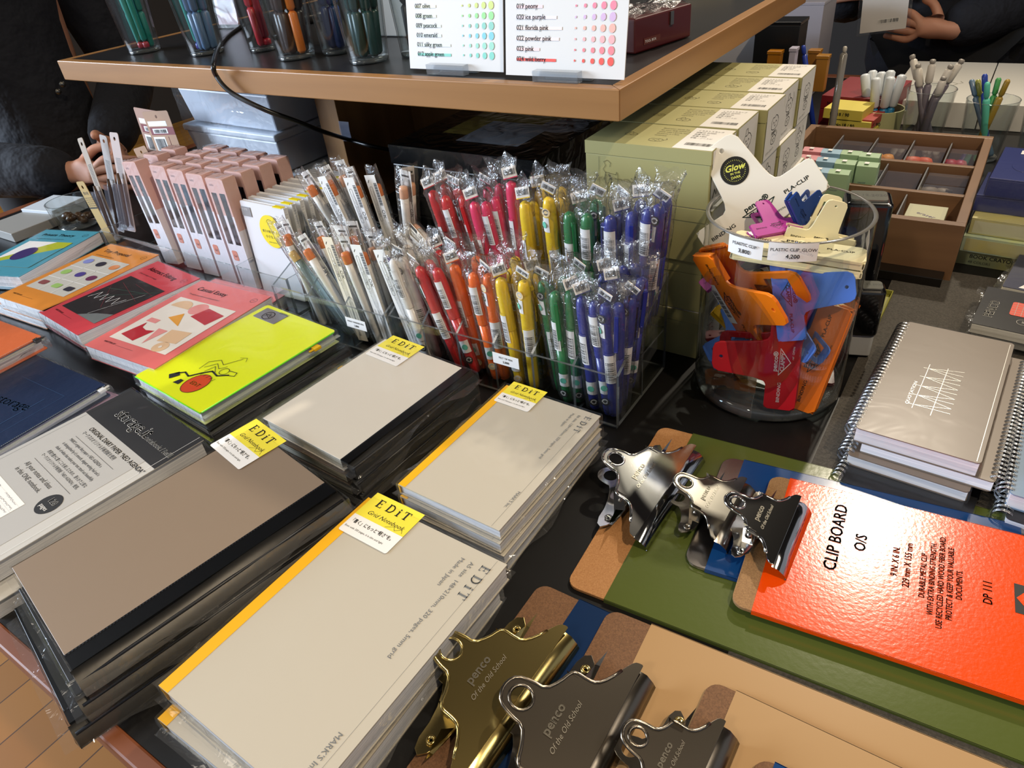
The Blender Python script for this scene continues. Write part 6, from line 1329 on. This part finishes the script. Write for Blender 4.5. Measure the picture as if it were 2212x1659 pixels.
slab('white_box','white flat box under the sleeve of the person on the left',125,462,.0005,.09,.08,.024,.2,mat('white_flat_box','c3cbd3',.5),'box')

# ---------------------------------------------------------------- on the shelf: tumblers of pens
def on_shelf_pens(cx,cy,r,lst,group,glabel,seed=1):
    rn=random.Random(seed)
    for i,(dx,dy,tx,ty,hexc,endh,nm,rad) in enumerate(lst):
        bs=(cx+dx,cy+dy,SZ+.0065); tp=(cx+tx,cy+ty,SZ+.145); m=mat('sp_'+hexc,hexc,.35)
        o=stick_pen('%s pen, %s in the %s'%(nm,ORD[i],glabel),bs,tp,[('end',0,.07,mat('sp_'+endh,endh,.35),1.02),('barrel',.0705,1,m,1)] if endh!=hexc else [('cap',0,.38,m,1.04),('barrel',.381,1,m,1)],group,r=rad)
        if nm in('dark green','brown','black','dark blue'):
            b=MB(); curved(b,-.004,.004,.045,.085,rad+.0006,0); z=.047
            while z<.083: curved(b,-.003,.003,z,z+.0008,rad+.0008,1,3); z+=.0016+rn.random()*.001
            b.build('barcode_label',[LBL,INK],o)
SG='pens in the tumblers on the shelf'
def tumbler(px,py,label,r0=.026,r1=.034,h=.115):
    a=at(px,py,SZ); cup(label,a.x,a.y+r0*.8,SZ+.0006,r0,r1,h,name='glass_tumbler',group='clear tumblers on the shelf'); return a.x,a.y+r0*.8
x,y=tumbler(290,118,'clear tumbler of teal pens at the left end of the shelf')
on_shelf_pens(x,y,.03,[(-.004,.0,-.020,.0,'1a8a80','1a8a80','teal',.005),(.002,-.004,-.006,-.006,'1a8a80','a8283c','teal',.005),(.010,.0,.004,.0,'1a8a80','a8283c','teal',.005),(.008,.010,.012,.012,'1d8078','1d8078','teal',.005),(-.008,.01,.0,.014,'1a8a80','a8283c','teal',.005)],SG,'leftmost tumbler of the shelf')
x,y=tumbler(425,122,'clear tumbler of slate blue pens, second from the left on the shelf')
on_shelf_pens(x,y,.03,[(-.015,.0,-.028,.0,'1f9088','2030a0','teal',.005),(-.002,-.004,-.004,-.008,'5878a0','5878a0','slate blue',.006),(.008,-.004,.008,-.006,'5878a0','5878a0','slate blue',.006),(.004,.008,-.010,.012,'1f9088','1f9088','teal',.005),(.012,.006,.016,.010,'5878a0','5878a0','slate blue',.006)],SG,'second tumbler of the shelf')
x,y=tumbler(552,114,'clear tumbler of red pens behind the brown pens one',.020,.027,.11)
on_shelf_pens(x,y,.02,[(.0,.0,-.012,.0,'c01c30','c01c30','red',.006),(.006,.006,-.004,.008,'8a2030','c01c30','red',.006)],SG,'tumbler of red pens')
x,y=tumbler(618,132,'clear tumbler of brown and orange pens on the shelf')
on_shelf_pens(x,y,.03,[(-.014,.0,-.018,.0,'3a2722','3a2722','brown',.0075),(.0,-.006,-.002,-.008,'3a2722','3a2722','brown',.0075),(.014,.0,.010,.0,'e07a28','e07a28','orange',.006),(.006,.010,.020,.014,'2e2422','2e2422','brown',.0075),(-.006,.010,-.014,.014,'3a2722','3a2722','brown',.0075)],SG,'tumbler of brown and orange pens')
x,y=tumbler(712,120,'clear tumbler of dark blue pens on the shelf',.022,.029,.112)
on_shelf_pens(x,y,.02,[(-.006,.0,-.012,.0,'1c2f66','1c2f66','dark blue',.0065),(.008,.0,.006,.0,'1c2f66','1c2f66','dark blue',.0065),(.0,.010,.004,.012,'2858c0','2858c0','bright blue',.005)],SG,'tumbler of dark blue pens')
x,y=tumbler(775,140,'clear tumbler of dark green pens on the shelf')
on_shelf_pens(x,y,.03,[(-.014,.0,-.016,.0,'0f3a38','0f3a38','dark green',.0065),(-.002,-.006,-.002,-.006,'0f3a38','0f3a38','dark green',.0065),(.012,.0,.010,.0,'0f3a38','0f3a38','dark green',.0065),(.006,.012,.018,.014,'0f3a38','0f3a38','dark green',.0065),(-.008,.010,-.010,.014,'16807c','16807c','teal',.005)],SG,'tumbler of dark green pens')
x,y=tumbler(885,124,'clear tumbler of black pens half behind the left colour chart',.022,.029,.112)
on_shelf_pens(x,y,.02,[(-.006,.0,-.012,.0,'1c1d22','1c1d22','black',.0065),(.006,.0,.004,.0,'1c1d22','1c1d22','black',.0065)],SG,'tumbler of black pens')
b=MB(); a=at(505,62,SZ); o=thing('card_packet','mauve card packet in a clear sleeve at the back of the shelf','packet',Tr(a.x-.01,a.y,SZ+.001)@Rx(-.12)); b.box(-.028,.028,-.002,.002,.006,.10,0); b.rect(-.020,.020,.025,.055,.0,1,Tr(0,-.0024,0)@Rx(PI/2)); b.build('card',[mat('mauve_card','8a7880',.6),mat('dark_mauve','4a3c46',.6)],o); b=MB(); b.box(-.032,.032,-.004,.004,0,.11); b.build('clear_sleeve',FILM,o)
a=at(655,52,SZ); b=MB(); b.lathe([(.001,.0006),(.030,.0006),(.031,.012),(.028,.016),(.001,.016)],28); o=b.build('round_tin',mat('black_tin','1a1a1c',.3)); o.matrix_world=Tr(a.x,a.y+.02,SZ+.0006); tag(o,'round dark tin at the back of the shelf behind the brown pens','tin')
a=at(845,80,SZ); b=MB(); b.box(-.045,.040,0,.05,.0,.12); o=b.build('white_carton',mat('white_carton','9b9a96',.55),bevel=.002); o.matrix_world=Tr(a.x,a.y,SZ+.0006)@Rz(-.02); tag(o,'plain white carton standing behind the colour charts','box')
# colour charts
def chart(label,p00,p10,y,rows,hl,start,w,h):
    a,c_=aty(*p00,y),aty(*p10,y); x0=(a.x); M=Tr(a.x,y,SZ+.004)@Rz(.0)@Rx(-.16)@Ry(0)
    o=thing('colour_chart',label,'card',M,'hand-lettered colour charts on the shelf')
    b=MB(); b.box(0,w,0,.0012,0,h,0); Q=Tr(0,-.0003,0)@Rx(PI/2); mm=[mat('chart_paper','dfe0e0',.6),mat('pencil_ink','3a3c42',.6)]
    n=len(rows); dz=(h-.012)/n
    for i,(t,hexc) in enumerate(reversed(rows)):
        z=.014+i*.0098
        if z>h-.004: break
        mm.append(mat('swatch_'+hexc,hexc,.6)); k=len(mm)-1; pc=tuple(min(1,c*.35+.62) for c in rgb(hexc)[:3]); mm.append(mat('pale_'+hexc,(*pc,1),.6) if i else mm[k]); kp=k+1
        if hl: b.rect(w*.10,w*(.115+.0235*len(t)),z+.0002,z+.0030,.0002,kp,Q)
        b.text(t,.0066,1,Q,w*.10,z,.0004,stretch=.92,bold=.00010)
        for j in range(5): r=.0008+.00055*j; b.flat(circ(w*(.60+.072*j),z+.002,r*1.15,14,r*1.35),.0003,k,Q)
    b.build('card',mm,o); return o
ROW1=[('001 lemon','d8d86a'),('002 yellow','e0d05a'),('003 orange','e8a860'),('004 apricot','f0b490'),('005 almond','eda07c'),('006 camel','ecc0a0'),('007 olive','cfe088'),('008 green','9ce09a'),('009 peacock','8fd0c4'),('010 emerald','84cfdc'),('011 silky green','9edccb'),('012 apple green','86d6c8')]
ROW2=[('013 mint','90d0d8'),('014 sky','90b8e0'),('015 blue','9098e0'),('016 iris','b0a0e0'),('017 purple','c8a0d8'),('018 orchid','dab4dc'),('019 peony','ec8ca4'),('020 ice purple','d6b8de'),('021 florida pink','f4b8ac'),('022 powder pink','f4b4b8'),('023 pink','ee8a94'),('024 wild berry','ec5a50')]
c1=chart('left colour chart card, greens at its foot, on a clear stand',(886,146),(1090,167),.700,ROW1,True,1,.134,.125)
c2=chart('right colour chart card, pinks at its foot, on a clear stand',(1093,162),(1338,178),.690,ROW2,True,13,.140,.125)
for nm,px,py,pl in (('left',975,165,.700),('right',1210,180,.690)):
    a=aty(px,py,pl); o=thing('card_stand','clear acrylic stand holding the %s colour chart'%nm,'stand',Tr(a.x,pl,SZ+.0006),'clear stands of the colour charts')
    b=MB(); b.box(-.027,.027,-.011,-.0010,.0,.011); b.build('front_block',ACRE if 0 else clear('acrylic_block',(.84,.87,.90),1.8,.02,milk=.12,milkc='c4ccd4'),o,bevel=.0006)
    b=MB(); b.box(-.020,.034,.0040,.011,.0,.0028); b.build('foot',clear('acrylic_block',(.84,.87,.90),1.8,.02),o,bevel=.0006)
# red box, cream tray
a=at(1363,118,SZ); o=thing('red_case','dark red metal case at the right side of the shelf','case',Tr(a.x-.058,a.y+.014,SZ+.0006)@Rz(-.25))
b=MB(); b.box(0,.066,0,.105,0,.036,0); b.build('body',mat('dark_red_metal','480d0f',.35,spec=.5,coat=.2),o,bevel=.002)
b=MB(); b.box(.066,.068,.062,.068,.020,.034); b.build('latch',STEEL,o); b=MB(); Q=Tr(.0665,0,0)@Matrix(((0,0,1,0),(1,0,0,0),(0,1,0,0),(0,0,0,1))); b.rect(.015,.045,.007,.014,0,0,Q); b.text('TOOL BOX',.004,1,Q,.017,.009,.0002); b.build('name_plate',[mat('plate_brown','5a2a22',.4),LBL],o)
b=MB(); b.grid(12,10,lambda u,v:(.066*u,.105*v,.037+.012*abs(noise.noise(Vector((u*5,v*7,2)))))); b.build('crumpled_wrap',FILMC,o)
a=at(1500,-22,SZ); o=thing('cream_dish','cream stacked oval dishes at the far right of the shelf','dish',Tr(a.x,a.y+.0,SZ+.0006))
for i in range(3):
    b=MB(); b.lathe([(.001,.0),(.050,.0),(.062,.006),(.063,.0085),(.060,.0085),(.048,.003),(.001,.0025)],36,0,Tr(0,0,i*.0075),True,1.0,1.25); b.build('dish',mat('cream_enamel','c4bda4',.35),o)
# black cable and tape
pts=[at(560,40,SZ+.003),at(520,58,SZ+.003),at(480,90,SZ+.003),aty(463,135,.672-.012)]
q=[aty(468,165,.655),aty(500,200,.655),aty(570,236,.665),aty(640,262,.70),aty(700,285,.76),aty(748,300,.885),aty(800,315,.895),aty(850,325,.93)]
P=[p for p in pts]+q; P[3]=aty(462,135,.660); 
def spline(P,n=8):
    out=[]
    for i in range(len(P)-1):
        a,b_,c_,d=P[max(i-1,0)],P[i],P[i+1],P[min(i+2,len(P)-1)]
        for k in range(n):
            t=k/n; out.append(.5*((2*b_)+(c_-a)*t+(2*a-5*b_+4*c_-d)*t*t+(-a+3*b_-3*c_+d)*t**3))
    return out+[P[-1]]
b=MB(); b.tube(spline(P),.0034,10); o=b.build('power_cable',mat('cable_rubber','0e0e10',.35)); tag(o,'black cable looping over the front edge of the shelf','cable')
a=aty(748,285,.8965); b=MB(); b.grid(6,6,lambda u,v:(-.012+.024*u,-.001-.002*math.sin(v*3),-.016+.034*v)); o=b.build('tape_strip',clear('frosted_tape',(.8,.82,.9),1,.2,milk=.35,milkc='8890a8')); o.matrix_world=Tr(*a); tag(o,'strip of frosted tape fixing the cable to the wooden post','tape')
